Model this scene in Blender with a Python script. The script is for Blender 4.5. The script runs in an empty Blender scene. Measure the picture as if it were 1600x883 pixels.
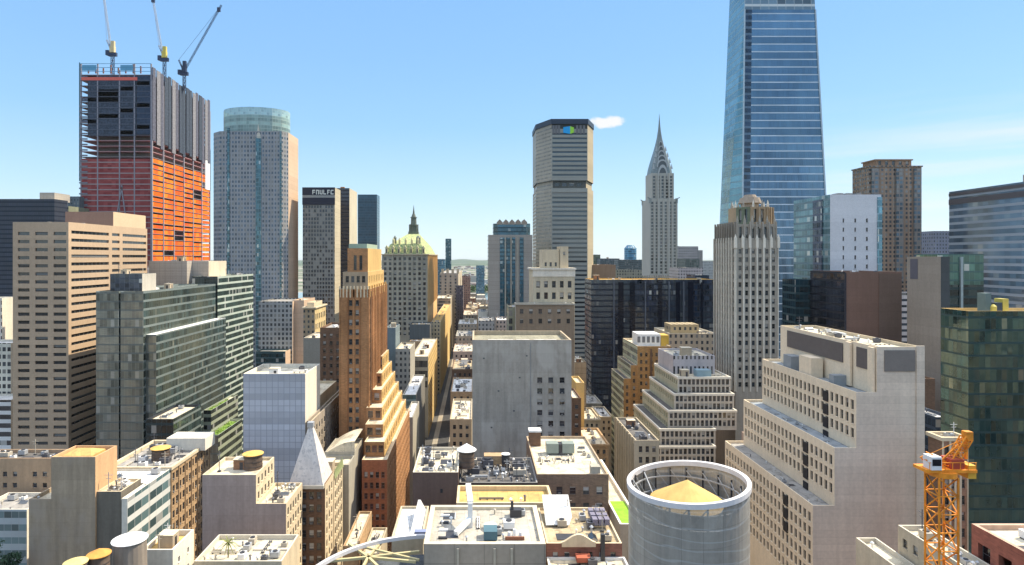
import bpy, math, random, os
from mathutils import Vector
R = math.radians
sc = bpy.context.scene
COL = sc.collection
# ---------------------------------------------------------------- camera
FX, VX, VY, HC = 950.0, 745.0, 402.0, 125.0        # focal length in photo pixels, vanishing point, eye height
cam_d = bpy.data.cameras.new('camera'); cam = bpy.data.objects.new('camera', cam_d); COL.objects.link(cam)
cam.location = (0, 0, HC); cam.rotation_euler = (R(90), 0, 0)
cam_d.sensor_width = 36; cam_d.lens = FX / 1600 * 36
cam_d.shift_x = (800 - VX) / 1600; cam_d.shift_y = -(441.5 - VY) / 1600
cam_d.clip_start = 1; cam_d.clip_end = 60000
sc.camera = cam
# ---------------------------------------------------------------- world, sun, exposure
SUN_AZ, SUN_EL = 66, 50
world = bpy.data.worlds.new('World'); sc.world = world; world.use_nodes = True
wt = world.node_tree; bg = wt.nodes['Background']
sky = wt.nodes.new('ShaderNodeTexSky'); sky.sky_type = 'NISHITA'; sky.sun_disc = False
sky.sun_elevation = R(SUN_EL); sky.sun_rotation = R(SUN_AZ)
sky.air_density = 1.0; sky.dust_density = 0.15; sky.ozone_density = 3.0; sky.altitude = 100
tc = wt.nodes.new('ShaderNodeTexCoord'); mp = wt.nodes.new('ShaderNodeMapping'); mp.inputs['Scale'].default_value = (1.0, 1.0, 16.0)
nz = wt.nodes.new('ShaderNodeTexNoise'); nz.inputs['Scale'].default_value = 2.6; nz.inputs['Detail'].default_value = 6; nz.inputs['Roughness'].default_value = .55
rp = wt.nodes.new('ShaderNodeValToRGB'); rp.color_ramp.elements[0].position = .44; rp.color_ramp.elements[1].position = .74
rp.color_ramp.elements[0].color = (0, 0, 0, 1); rp.color_ramp.elements[1].color = (.8, .8, .8, 1)
mxs = wt.nodes.new('ShaderNodeMix'); mxs.data_type = 'RGBA'
L = wt.links.new
L(tc.outputs['Generated'], mp.inputs['Vector']); L(mp.outputs[0], nz.inputs['Vector']); L(nz.outputs['Fac'], rp.inputs[0])
s2 = wt.nodes.new('ShaderNodeSeparateXYZ'); L(tc.outputs['Generated'], s2.inputs[0])
m1 = wt.nodes.new('ShaderNodeMapRange'); m1.interpolation_type = 'SMOOTHSTEP'; L(s2.outputs[0], m1.inputs[0]); m1.inputs[1].default_value = .28; m1.inputs[2].default_value = .62
m2 = wt.nodes.new('ShaderNodeMapRange'); m2.interpolation_type = 'SMOOTHSTEP'; L(s2.outputs[2], m2.inputs[0]); m2.inputs[1].default_value = .24; m2.inputs[2].default_value = .10
m3 = wt.nodes.new('ShaderNodeMath'); m3.operation = 'MULTIPLY'; L(m1.outputs[0], m3.inputs[0]); L(m2.outputs[0], m3.inputs[1])
m4 = wt.nodes.new('ShaderNodeMath'); m4.operation = 'MULTIPLY'; L(m3.outputs[0], m4.inputs[0]); L(rp.outputs[0], m4.inputs[1]); L(m4.outputs[0], mxs.inputs[0]); mxs.inputs[7].default_value = (3.5, 3.6, 3.7, 1)
tint = wt.nodes.new('ShaderNodeMix'); tint.data_type = 'RGBA'; tint.blend_type = 'MULTIPLY'; tint.inputs[0].default_value = 1
# clear-air gradient laid over the physical sky: paler and milkier toward the horizon, whitened overhead as added fill
sx = wt.nodes.new('ShaderNodeSeparateXYZ'); L(tc.outputs['Generated'], sx.inputs[0])
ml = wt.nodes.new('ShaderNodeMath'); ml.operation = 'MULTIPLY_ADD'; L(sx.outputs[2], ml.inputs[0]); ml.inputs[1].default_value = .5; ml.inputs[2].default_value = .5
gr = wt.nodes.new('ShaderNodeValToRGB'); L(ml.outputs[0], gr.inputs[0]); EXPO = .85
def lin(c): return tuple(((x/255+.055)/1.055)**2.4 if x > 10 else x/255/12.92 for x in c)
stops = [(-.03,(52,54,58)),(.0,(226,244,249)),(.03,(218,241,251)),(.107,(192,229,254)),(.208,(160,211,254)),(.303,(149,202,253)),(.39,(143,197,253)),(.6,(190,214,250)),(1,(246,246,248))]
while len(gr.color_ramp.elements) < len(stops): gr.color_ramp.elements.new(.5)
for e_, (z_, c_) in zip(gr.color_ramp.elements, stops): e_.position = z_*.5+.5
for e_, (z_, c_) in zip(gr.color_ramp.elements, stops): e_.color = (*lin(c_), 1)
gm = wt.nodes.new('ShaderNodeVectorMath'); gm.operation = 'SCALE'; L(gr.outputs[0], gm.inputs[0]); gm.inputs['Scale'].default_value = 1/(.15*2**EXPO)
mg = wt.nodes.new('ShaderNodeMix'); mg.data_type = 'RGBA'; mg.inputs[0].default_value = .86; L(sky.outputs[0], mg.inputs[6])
zb = wt.nodes.new('ShaderNodeMapRange'); L(sx.outputs[2], zb.inputs[0]); zb.inputs[1].default_value = .42; zb.inputs[2].default_value = .85; zb.inputs[3].default_value = 1; zb.inputs[4].default_value = 2.35  # unseen overhead sky boosted, added as fill light
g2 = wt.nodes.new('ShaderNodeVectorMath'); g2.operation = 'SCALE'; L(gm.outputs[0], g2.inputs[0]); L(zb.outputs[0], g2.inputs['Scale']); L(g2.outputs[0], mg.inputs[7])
# one small soft cloud, low beside the centre
ca = wt.nodes.new('ShaderNodeMath'); ca.operation = 'MULTIPLY_ADD'; L(s2.outputs[0], ca.inputs[0]); ca.inputs[1].default_value = 1/.030; ca.inputs[2].default_value = -.2023/.030
cb = wt.nodes.new('ShaderNodeMath'); cb.operation = 'MULTIPLY_ADD'; L(s2.outputs[2], cb.inputs[0]); cb.inputs[1].default_value = 1/.0105; cb.inputs[2].default_value = -.2118/.0105
cv = wt.nodes.new('ShaderNodeCombineXYZ'); L(ca.outputs[0], cv.inputs[0]); L(cb.outputs[0], cv.inputs[1]); cn = wt.nodes.new('ShaderNodeVectorMath'); cn.operation = 'LENGTH'; L(cv.outputs[0], cn.inputs[0])
cz = wt.nodes.new('ShaderNodeTexNoise'); cz.inputs['Scale'].default_value = 70; cz.inputs['Detail'].default_value = 6; L(tc.outputs['Generated'], cz.inputs['Vector'])
cs_ = wt.nodes.new('ShaderNodeMath'); cs_.operation = 'MULTIPLY_ADD'; L(cz.outputs['Fac'], cs_.inputs[0]); cs_.inputs[1].default_value = 1.3; L(cn.outputs['Value'], cs_.inputs[2])
cr_ = wt.nodes.new('ShaderNodeMapRange'); cr_.interpolation_type = 'SMOOTHSTEP'; L(cs_.outputs[0], cr_.inputs[0]); cr_.inputs[1].default_value = 1.65; cr_.inputs[2].default_value = 1.15
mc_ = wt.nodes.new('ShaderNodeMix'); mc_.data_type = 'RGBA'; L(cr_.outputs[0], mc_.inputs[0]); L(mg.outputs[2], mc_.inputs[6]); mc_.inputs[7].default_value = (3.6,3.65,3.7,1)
yp = wt.nodes.new('ShaderNodeMath'); yp.operation = 'GREATER_THAN'; L(s2.outputs[1], yp.inputs[0]); yp.inputs[1].default_value = 0
yq = wt.nodes.new('ShaderNodeMath'); yq.operation = 'MULTIPLY'; L(cr_.outputs[0], yq.inputs[0]); L(yp.outputs[0], yq.inputs[1]); L(yq.outputs[0], mc_.inputs[0])
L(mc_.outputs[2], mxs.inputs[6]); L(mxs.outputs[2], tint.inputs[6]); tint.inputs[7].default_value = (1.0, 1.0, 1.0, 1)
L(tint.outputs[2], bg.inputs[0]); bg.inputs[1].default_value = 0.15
sun_d = bpy.data.lights.new('sun', 'SUN'); sun = bpy.data.objects.new('sun', sun_d); COL.objects.link(sun)
sun_d.energy = 4.0; sun_d.angle = R(0.5); sun_d.color = (1.0, .88, .68)
sv = Vector((math.sin(R(SUN_AZ)) * math.cos(R(SUN_EL)), math.cos(R(SUN_AZ)) * math.cos(R(SUN_EL)), math.sin(R(SUN_EL))))
sun.rotation_euler = sv.to_track_quat('Z', 'Y').to_euler(); sun.location = (300, 0, 600)
sc.view_settings.view_transform = 'Standard'; sc.view_settings.look = 'None'
sc.view_settings.gamma = 1; sc.view_settings.use_curve_mapping = False
sc.view_settings.exposure = EXPO
sc.cycles.max_bounces = 5; sc.cycles.diffuse_bounces = 3; sc.cycles.glossy_bounces = 3; sc.cycles.transmission_bounces = 4
sc.cycles.volume_bounces = 0; sc.cycles.transparent_max_bounces = 12; sc.cycles.caustics_reflective = False

HAZE_D = 1.6e-5
def PX(px, d): return (px - VX) * d / FX
def PZ(py, d): return HC - (py - VY) * d / FX

# ---------------------------------------------------------------- mesh builder
class MB:
    def __init__(s): s.v = []; s.f = []; s.uv = []; s.m = []; s.sm = False; s.rnd = None
    def quad(s, a, b, c, d, uv=None, mi=0):
        i = len(s.v); s.v += [a, b, c, d]; s.f.append((i, i+1, i+2, i+3)); s.m.append(mi)
        if uv is None:
            w = (Vector(b)-Vector(a)).length; h = (Vector(d)-Vector(a)).length; uv = ((0, 0), (w, 0), (w, h), (0, h))
        s.uv += list(uv)
    def poly(s, pts, mi=0, uv=None):
        i = len(s.v); s.v += list(pts); s.f.append(tuple(range(i, i+len(pts)))); s.m.append(mi)
        s.uv += list(uv) if uv else [(p[0], p[1]) for p in pts]
    def box(s, x0, x1, y0, y1, z0, z1, mi=0, top=None, skip=''):
        t = mi if top is None else top
        if 'f' not in skip: s.quad((x0,y0,z0),(x1,y0,z0),(x1,y0,z1),(x0,y0,z1),((x0,z0),(x1,z0),(x1,z1),(x0,z1)),mi)
        if 'r' not in skip: s.quad((x1,y0,z0),(x1,y1,z0),(x1,y1,z1),(x1,y0,z1),((y0,z0),(y1,z0),(y1,z1),(y0,z1)),mi)
        if 'b' not in skip: s.quad((x1,y1,z0),(x0,y1,z0),(x0,y1,z1),(x1,y1,z1),((x1,z0),(x0,z0),(x0,z1),(x1,z1)),mi)
        if 'l' not in skip: s.quad((x0,y1,z0),(x0,y0,z0),(x0,y0,z1),(x0,y1,z1),((y1,z0),(y0,z0),(y0,z1),(y1,z1)),mi)
        if 't' not in skip: s.quad((x0,y0,z1),(x1,y0,z1),(x1,y1,z1),(x0,y1,z1),((x0,y0),(x1,y0),(x1,y1),(x0,y1)),t)
        if 'd' not in skip: s.quad((x0,y1,z0),(x1,y1,z0),(x1,y0,z0),(x0,y0,z0),((x0,y1),(x1,y1),(x1,y0),(x0,y0)),mi)
    def prism(s, pts, z0, z1, mi=0, top=None, pts2=None, cap=True):
        """outline pts (counter-clockwise) from z0 to z1; pts2 = outline at the top"""
        q = pts2 or pts; n = len(pts); u = 0
        for k in range(n):
            a, b = pts[k], pts[(k+1) % n]; c, d = q[(k+1) % n], q[k]
            w = math.hypot(b[0]-a[0], b[1]-a[1])
            s.quad((a[0],a[1],z0),(b[0],b[1],z0),(c[0],c[1],z1),(d[0],d[1],z1),((u,z0),(u+w,z0),(u+w,z1),(u,z1)),mi)
            u += w
        if cap: s.poly([(p[0],p[1],z1) for p in q], mi if top is None else top)
    def cyl(s, cx, cy, z0, z1, r0, r1=None, n=20, mi=0, top=None, cap=True):
        r1 = r0 if r1 is None else r1
        a = [(cx+r0*math.cos(6.28318*k/n), cy+r0*math.sin(6.28318*k/n)) for k in range(n)]
        b = [(cx+r1*math.cos(6.28318*k/n), cy+r1*math.sin(6.28318*k/n)) for k in range(n)]
        s.prism(a, z0, z1, mi, top, b, cap and r1 > 1e-3)
    def beam(s, p, q, w, mi=0, h=None):
        p, q = Vector(p), Vector(q); d = (q-p).normalized()
        up = Vector((0,0,1)) if abs(d.z) < .95 else Vector((0,1,0))
        a = d.cross(up).normalized()*w/2; b = d.cross(a).normalized()*(h or w)/2
        c = [(-1,-1),(1,-1),(1,1),(-1,1)]
        P = [p+a*i+b*j for i, j in c]; Q = [q+a*i+b*j for i, j in c]
        for k in range(4): s.quad(P[k], P[(k+1)%4], Q[(k+1)%4], Q[k], None, mi)
        s.quad(P[3],P[2],P[1],P[0],None,mi); s.quad(Q[0],Q[1],Q[2],Q[3],None,mi)
    def mesh(s, name, mats, org=(0,0,0)):
        me = bpy.data.meshes.new(name)
        me.from_pydata([(v[0]-org[0], v[1]-org[1], v[2]-org[2]) for v in s.v], [], s.f)
        ul = me.uv_layers.new(name='UVMap')
        flat = [c for p in s.uv for c in p]
        ul.data.foreach_set('uv', flat)
        for m in mats: me.materials.append(m)
        me.polygons.foreach_set('material_index', s.m)
        if s.rnd:
            at = me.attributes.new('rnd', 'FLOAT', 'FACE'); at.data.foreach_set('value', s.rnd)
        if s.sm: me.polygons.foreach_set('use_smooth', [True]*len(s.f))
        me.update(); return me
    def build(s, name, mats, parent=None, org=None):
        if not isinstance(mats, (list, tuple)): mats = [mats]
        o_ = org or (tuple(parent['_o']) if parent and '_o' in parent else (0,0,0))
        ob = bpy.data.objects.new(name, s.mesh(name, mats, o_)); COL.objects.link(ob)
        if parent: ob.parent = parent
        else: ob.location = o_
        return ob

def tag(o, label=None, cat=None, group=None, kind=None):
    if label: o['label'] = label
    if cat: o['category'] = cat
    if group: o['group'] = group
    if kind: o['kind'] = kind
    return o
def thing(name, loc, label, cat, group=None):
    o = bpy.data.objects.new(name, None); COL.objects.link(o); o.location = loc; o['_o'] = tuple(loc)
    o.empty_display_size = .5
    return tag(o, label, cat, group)
def kid(name, me, parent, loc, scale=(1,1,1), rz=0):
    o = bpy.data.objects.new(name, me); COL.objects.link(o); o.parent = parent
    q = parent['_o']; o.location = (loc[0]-q[0], loc[1]-q[1], loc[2]-q[2]); o.scale = scale
    if rz: o.rotation_euler = (0,0,rz)
    return o

# ---------------------------------------------------------------- materials
class N:
    """small node-graph helper"""
    def __init__(s, name):
        s.m = bpy.data.materials.new(name); s.m.use_nodes = True; s.t = s.m.node_tree
        s.b = s.t.nodes['Principled BSDF']; s.uvn = None
    def n(s, t, **k):
        x = s.t.nodes.new('ShaderNode'+t)
        for a, b in k.items(): setattr(x, a, b)
        return x
    def l(s, a, b): s.t.links.new(a, b)
    def put(s, v, sock):
        if hasattr(v, 'is_linked') or hasattr(v, 'links'): s.l(v, sock)
        else: sock.default_value = v
    def math(s, op, a, b=0.0, c=0.0):
        x = s.n('Math', operation=op); s.put(a, x.inputs[0]); s.put(b, x.inputs[1]); s.put(c, x.inputs[2]); return x.outputs[0]
    def mix(s, f, a, b):
        x = s.n('Mix', data_type='RGBA'); s.put(f, x.inputs[0])
        s.put(a if not isinstance(a, tuple) else (*a[:3], 1), x.inputs[6]); s.put(b if not isinstance(b, tuple) else (*b[:3], 1), x.inputs[7]); return x.outputs[2]
    def mul(s, a, f):
        x = s.n('Mix', data_type='RGBA', blend_type='MULTIPLY'); x.inputs[0].default_value = 1
        s.put(a if not isinstance(a, tuple) else (*a[:3], 1), x.inputs[6])
        c = s.n('CombineColor')
        for i in range(3): s.put(f, c.inputs[i])
        s.l(c.outputs[0], x.inputs[7]); return x.outputs[2]
    def uv(s):
        if not s.uvn:
            u = s.n('UVMap'); u.uv_map = 'UVMap'; x = s.n('SeparateXYZ'); s.l(u.outputs[0], x.inputs[0]); s.uvn = (x.outputs[0], x.outputs[1])
        return s.uvn
    def obj(s):
        return s.n('TexCoord').outputs['Object']
    def noise(s, scale, detail=4, sc3=(1,1,1), rough=.55, vec=None):
        mp_ = s.n('Mapping'); mp_.inputs['Scale'].default_value = sc3; s.l(vec or s.obj(), mp_.inputs['Vector'])
        x = s.n('TexNoise'); x.inputs['Scale'].default_value = scale; x.inputs['Detail'].default_value = detail; x.inputs['Roughness'].default_value = rough
        s.l(mp_.outputs[0], x.inputs['Vector']); return x.outputs['Fac']
    def rng(s, v, a, b, c, d):
        x = s.n('MapRange'); s.put(v, x.inputs[0])
        for i, q in enumerate((a, b, c, d)): x.inputs[1+i].default_value = q
        return x.outputs[0]
    def wn(s, a, b):
        c = s.n('CombineXYZ'); s.put(a, c.inputs[0]); s.put(b, c.inputs[1])
        w = s.n('TexWhiteNoise', noise_dimensions='2D'); s.l(c.outputs[0], w.inputs['Vector']); return w
    def stripe(s, coord, period, width, off=0.0):
        """1 inside a stripe of this width each period, and the cell index"""
        q = s.math('DIVIDE', s.math('ADD', coord, off), period)
        return s.math('LESS_THAN', s.math('FRACT', q), width/period), s.math('FLOOR', q)
    def done(s, col, rough=.9, spec=.3, metal=0.0):
        s.put(col if not isinstance(col, tuple) else (*col[:3], 1), s.b.inputs['Base Color'])
        s.put(rough, s.b.inputs['Roughness']); s.put(metal, s.b.inputs['Metallic']); s.put(spec, s.b.inputs['Specular IOR Level'])
        return s.m
_mc = {}
def memo(f):
    def g(*a, **k):
        key = (f.__name__, a, tuple(sorted(k.items())))
        if key not in _mc: _mc[key] = f(*a, **k)
        return _mc[key]
    return g

WARM = (1.06, 1.0, .88)
def grime(s, col, var, streak, big=.05, vec=None):
    col = tuple(min(.85, c*w) for c, w in zip(col[:3], WARM))
    a = s.rng(s.noise(big, 5, vec=vec), .3, .7, 1-var, 1+var)
    b = s.rng(s.noise(.55, 6, (1.2, 1.2, .10), .65, vec=vec), .38, .8, 1+streak*.25, 1-streak)
    c = s.rng(s.noise(1.3, 4, vec=vec), .3, .7, .93, 1.06)
    return s.mul(col, s.math('MULTIPLY', s.math('MULTIPLY', a, b), c))

@memo
def masonry(name, col, var=.14, streak=.22, joint=0, jv=0, rough=.88, jd=.8, patch=None):
    s = N(name)
    c = grime(s, (*col, 1), var, streak)
    if patch:   # irregular patches of repaired render
        c = s.mix(s.math('MULTIPLY', s.rng(s.noise(.12, 3, (1, 1, .5)), .52, .6, 0, 1), .6), c, patch)
    u, v = s.uv()
    if joint:
        m1, cell = s.stripe(v, joint, .14)
        w = s.wn(cell, 3.3).outputs[0]
        c = s.mul(c, s.math('MULTIPLY', s.rng(w, 0, 1, .93, 1.05), s.math('SUBTRACT', 1, s.math('MULTIPLY', m1, 1-jd))))
    if jv:
        m2, _ = s.stripe(u, jv, .16)
        c = s.mul(c, s.math('SUBTRACT', 1, s.math('MULTIPLY', m2, 1-jd)))
    return s.done(c, rough, .25)

@memo
def brick(name, col, var=.16):
    s = N(name); u, v = s.uv()
    c = grime(s, (*col, 1), var, .25)
    cv = s.n('CombineXYZ'); s.put(u, cv.inputs[0]); s.put(v, cv.inputs[1])
    b = s.n('TexBrick'); s.l(cv.outputs[0], b.inputs['Vector']); b.inputs['Scale'].default_value = 1
    b.inputs['Brick Width'].default_value = .9; b.inputs['Row Height'].default_value = .3; b.inputs['Mortar Size'].default_value = .03
    b.inputs['Color1'].default_value = (.78,.78,.78,1); b.inputs['Color2'].default_value = (1.15,1.1,1.05,1); b.inputs['Mortar'].default_value = (1.05,1.05,1.05,1)
    x = s.n('Mix', data_type='RGBA', blend_type='MULTIPLY'); x.inputs[0].default_value = 1
    s.l(c, x.inputs[6]); s.l(b.outputs['Color'], x.inputs[7])
    return s.done(x.outputs[2], .92, .2)

@memo
def flat(name, col, rough=.6, metal=0.0, spec=.4, var=.08):
    s = N(name); return s.done(s.mul((*col, 1), s.rng(s.noise(.6, 4), .3, .7, 1-var, 1+var)), rough, spec, metal)

@memo
def roofing(name, col, var=.2, col2=None):
    s = N(name); o = s.obj()
    a = s.rng(s.noise(.25, 6, vec=o), .3, .7, 1-var, 1+var*.6)
    b = s.rng(s.noise(1.7, 5, vec=o), .35, .65, .9, 1.06)
    c = s.mul((*col, 1), s.math('MULTIPLY', a, b))
    st = s.rng(s.noise(.3, 5, (1, 1, 1), .75, vec=o), .52, .62, 0, .7)
    c = s.mix(st, c, col2 or tuple(x*.45 for x in col))
    u, v = s.uv(); m1, i1 = s.stripe(u, 2.4, .12); m2, i2 = s.stripe(v, 7.0, .12)
    c = s.mul(c, s.math('SUBTRACT', 1, s.math('MULTIPLY', s.math('MAXIMUM', m1, m2), .22)))
    w = s.wn(i1, i2).outputs[0]
    c = s.mul(c, s.rng(w, 0, 1, .9, 1.06))
    return s.done(c, .85, .25)

def tilt(s, wcol, amt):
    g = s.n('NewGeometry'); a = s.n('VectorMath', operation='SUBTRACT'); s.l(wcol, a.inputs[0]); a.inputs[1].default_value = (.5,.5,.5)
    b = s.n('VectorMath', operation='SCALE'); s.l(a.outputs[0], b.inputs[0]); b.inputs['Scale'].default_value = amt
    c = s.n('VectorMath', operation='ADD'); s.l(g.outputs['Normal'], c.inputs[0]); s.l(b.outputs[0], c.inputs[1])
    d = s.n('VectorMath', operation='NORMALIZE'); s.l(c.outputs[0], d.inputs[0]); s.l(d.outputs[0], s.b.inputs['Normal'])

@memo
def curtain(name, glass, sp, fh=3.8, bw=1.5, spf=.3, mul=.12, mulc=None, metal=.35, rough=.12, var=.5, amt=.03, refl=None, mulh=0.0, blind=.08, blindc=(.5,.5,.46)):
    """glass curtain wall: panes, spandrel band each floor, mullions; every pane tilts and tints a little differently"""
    s = N(name); u, v = s.uv()
    ms, fl = s.stripe(v, fh, spf*fh); mm, cx = s.stripe(u, bw, mul)
    w = s.wn(cx, fl)
    g = s.mul((*glass, 1), s.rng(w.outputs[0], 0, 1, 1-var, 1+var))
    if blind > 0:
        w2 = s.wn(s.math('ADD', cx, 31.7), fl)
        g = s.mix(s.math('MULTIPLY', s.math('LESS_THAN', w2.outputs[0], blind), .8), g, blindc)
    if refl:   # reflections painted into the glass colour, in big soft patches
        g = s.mix(s.rng(s.noise(refl[3], 5, (1, 1, .6), .6), .42, .62, 0, .85), g, refl[:3])
    wf = s.wn(fl, 9.1).outputs[0]; g = s.mul(g, s.rng(wf, 0, 1, .8, 1.2))
    c = s.mix(ms, g, s.mul((*sp[:3],1), s.rng(s.wn(fl, s.math('FLOOR', s.math('DIVIDE', u, bw*4))).outputs[0], 0, 1, .92, 1.05)))
    mk = mm
    if mulh:
        m3, _ = s.stripe(v, fh, mulh, -spf*fh); mk = s.math('MAXIMUM', mm, m3)
    if mulc: c = s.mix(mk, c, mulc)
    solid = s.math('MAXIMUM', ms, mk)
    c = s.mul(c, s.rng(s.noise(.05, 4), .3, .7, .9, 1.1))
    tilt(s, w.outputs['Color'], amt)
    return s.done(c, s.rng(solid, 0, 1, rough, .45), s.rng(solid, 0, 1, 1.0, .4), s.rng(solid, 0, 1, metal, 0))

@memo
def facade(name, wall, fh=3.6, bw=3.0, ww=1.3, wh=1.8, glass=(.03,.035,.04), var=.14, pier=0.0, pierc=None):
    """far facade: masonry with punched windows, some with blinds down"""
    s = N(name); u, v = s.uv()
    q, cx = s.stripe(u, bw, ww); r, fl = s.stripe(v, fh, wh)
    w = s.wn(cx, fl)
    c = grime(s, (*wall, 1), var, .18)
    if pier: p_, _ = s.stripe(u, bw*2, pier, .4); c = s.mix(p_, c, pierc or tuple(x*1.25 for x in wall))
    g = s.mix(s.math('LESS_THAN', w.outputs[0], .25), s.mul((*glass, 1), s.rng(w.outputs[0], .2, 1, .5, 2.2)), (.22,.21,.19))
    k = s.math('MULTIPLY', q, r)
    return s.done(s.mix(k, c, g), s.rng(k, 0, 1, .9, .2), s.rng(k, 0, 1, .25, .7))

@memo
def pane(name, glass=(.025,.03,.036), blind=.3, blindc=(.42,.40,.36), metal=0.0, rough=.08, var=.6, mull=0.0):
    """window glass: each window its own darkness; some have a shade part way down"""
    s = N(name); u, v = s.uv()
    at = s.n('Attribute', attribute_name='rnd'); oi = s.n('ObjectInfo')
    r = s.math('FRACT', s.math('ADD', at.outputs['Fac'], oi.outputs['Random']))
    w = s.wn(r, s.math('MULTIPLY', r, 7.3))
    g = s.mul((*glass, 1), s.rng(w.outputs[0], 0, 1, 1-var, 1+var*1.6))
    w2 = s.wn(s.math('ADD', r, .37), 1.7)
    lim = s.rng(w2.outputs[0], 0, blind, .15, 1.05)       # how far down the shade hangs
    k = s.math('MULTIPLY', s.math('GREATER_THAN', v, lim), s.math('LESS_THAN', w2.outputs[0], blind))
    c = s.mix(s.math('MULTIPLY', k, .85), g, blindc)
    if mull:
        m1, _ = s.stripe(u, mull, .1*mull); c = s.mix(s.math('MULTIPLY', m1, .6), c, (.2,.2,.2))
    tilt(s, w.outputs['Color'], .03)
    return s.done(c, s.rng(k, 0, 1, rough, .4), s.rng(k, 0, 1, .9, .4), metal)

frame_m = flat('window_frame_paint', (.16,.15,.14))
pane_m = pane('window_glass'); pane_dark = pane('window_glass_dark', (.012,.014,.018), .12)
pane_strip = pane('ribbon_window_glass', (.02,.024,.028), .22, (.2,.2,.19), mull=.11)
steel = flat('galvanised_steel', (.42,.43,.44), .45, .3); dark_m = flat('dark_metal', (.05,.05,.055), .5, .2)
louv = flat('louvre_grey', (.16,.16,.165), .6)
white_p = flat('white_paint', (.74,.73,.70), .6); cream_p = flat('cream_paint', (.55,.50,.40), .7)
rust = flat('rusty_steel', (.22,.09,.05), .8); blue_p = flat('blue_tarp', (.10,.19,.28), .7)
wood = flat('tank_wood', (.13,.09,.065), .9, var=.3)
roof_cream = roofing('roof_cream', (.66,.58,.43)); roof_white = roofing('roof_white', (.70,.69,.66), .12)
roof_grey = roofing('roof_grey', (.36,.34,.31)); roof_tan = roofing('roof_tan', (.48,.38,.24)); roof_dark = roofing('roof_dark', (.14,.13,.12))
roof_gold = roofing('roof_gold', (.60,.40,.14), .2, (.36,.24,.10))

# ---------------------------------------------------------------- roof equipment shared by many roofs
def _unit_mesh(kind):
    b = MB()
    if kind == 0:      # packaged unit with fan cowls
        b.box(-1.5,1.5,-1,1,.25,1.5,0); b.box(-1.3,1.3,-.8,.8,0,.25,1)
        for x in (-.75,.75): b.cyl(x,0,1.5,1.72,.5,.5,12,1,1)
        for k in range(4): b.box(-1.52,-1.5,-.8+k*.4,-.6+k*.4,.5,1.3,1)
    elif kind == 1:    # condenser
        b.box(-.8,.8,-.6,.6,.2,1.2,0); b.box(-.7,.7,-.5,.5,0,.2,1); b.cyl(0,0,1.2,1.35,.45,.45,12,1,1)
    elif kind == 2:    # duct run with elbow
        b.box(-2.4,2.4,-.35,.35,.5,1.15,0); b.box(1.7,2.4,-.35,1.6,.502,1.152,0)
        for x in (-2,0,2): b.box(x-.08,x+.08,-.3,.3,0,.5,1)
    elif kind == 3:    # vent with hood
        b.cyl(0,0,0,.9,.16,.16,10,0); b.cyl(0,0,.95,1.2,.34,.1,10,0)
    elif kind == 4:    # stair bulkhead
        b.box(-1.6,1.6,-1.4,1.4,0,2.7,0); b.box(-1.75,1.75,-1.55,1.55,2.7,2.85,2); b.box(-1.62,-1.6,-.5,.45,0,2.05,1); b.box(.1,1.0,-1.42,-1.4,0,2.05,1)
    elif kind == 5:    # skylight
        b.box(-1.2,1.2,-.8,.8,0,.3,0); b.quad((-1.2,-.8,.3),(1.2,-.8,.3),(1.2,0,.8),(-1.2,0,.8),None,1); b.quad((1.2,.8,.3),(-1.2,.8,.3),(-1.2,0,.8),(1.2,0,.8),None,1)
        b.poly([(1.2,-.8,.3),(1.2,.8,.3),(1.2,0,.8)],0); b.poly([(-1.2,.8,.3),(-1.2,-.8,.3),(-1.2,0,.8)],0)
    elif kind == 6:    # cooling tower
        b.box(-1.8,1.8,-1.8,1.8,.5,3.0,0); b.cyl(0,0,3.0,3.7,1.4,1.5,16,0,1)
        for x in (-1.5,1.5):
            for y in (-1.5,1.5): b.box(x-.15,x+.15,y-.15,y+.15,0,.5,1)
        for k in range(5): b.box(-1.82,1.82,-1.82,-1.8,.7+k*.42,.85+k*.42,1)
    elif kind == 7:    # pipe run
        for y in (-.25,.1): b.beam((-2.5,y,.3),(2.5,y,.3),.14,0)
        for x in (-2.2,-.7,.8,2.2): b.box(x-.06,x+.06,-.4,.3,0,.25,1)
    elif kind == 8:    # antenna mast with cross arms
        b.beam((0,0,0),(0,0,4.2),.12,0); b.beam((-.9,0,3.6),(.9,0,3.6),.08,0); b.beam((-.6,0,2.9),(.6,0,2.9),.08,0); b.box(-.3,.3,-.3,.3,0,.25,1)
    elif kind == 9:    # tarred patch with kerb
        b.box(-1.5,1.5,-1.1,1.1,0,.05,1); b.box(-1.5,1.5,-1.2,-1.1,0,.18,0)
    return b
UN = ['rooftop_unit','condenser','duct','vent_pipe','stair_bulkhead','skylight','cooling_tower','pipe_run','antenna','roof_patch']
UM = {}
bulk_m = masonry('bulkhead_render', (.42,.36,.29))
def unit_mesh(k, v):
    if (k, v) not in UM:
        base = [steel, white_p, flat('unit_beige', (.45,.40,.32)), flat('unit_dark', (.10,.10,.11), .5)][v % 4]
        if k == 4: base = [bulk_m, brick('bulkhead_brick', (.26,.15,.10)), white_p, bulk_m][v % 4]
        if k == 5: m = [steel, pane_m]
        else: m = [base, dark_m, roof_cream]
        UM[(k, v)] = _unit_mesh(k).mesh(UN[k], m)
    return UM[(k, v)]
rr = random.Random(7)
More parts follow.
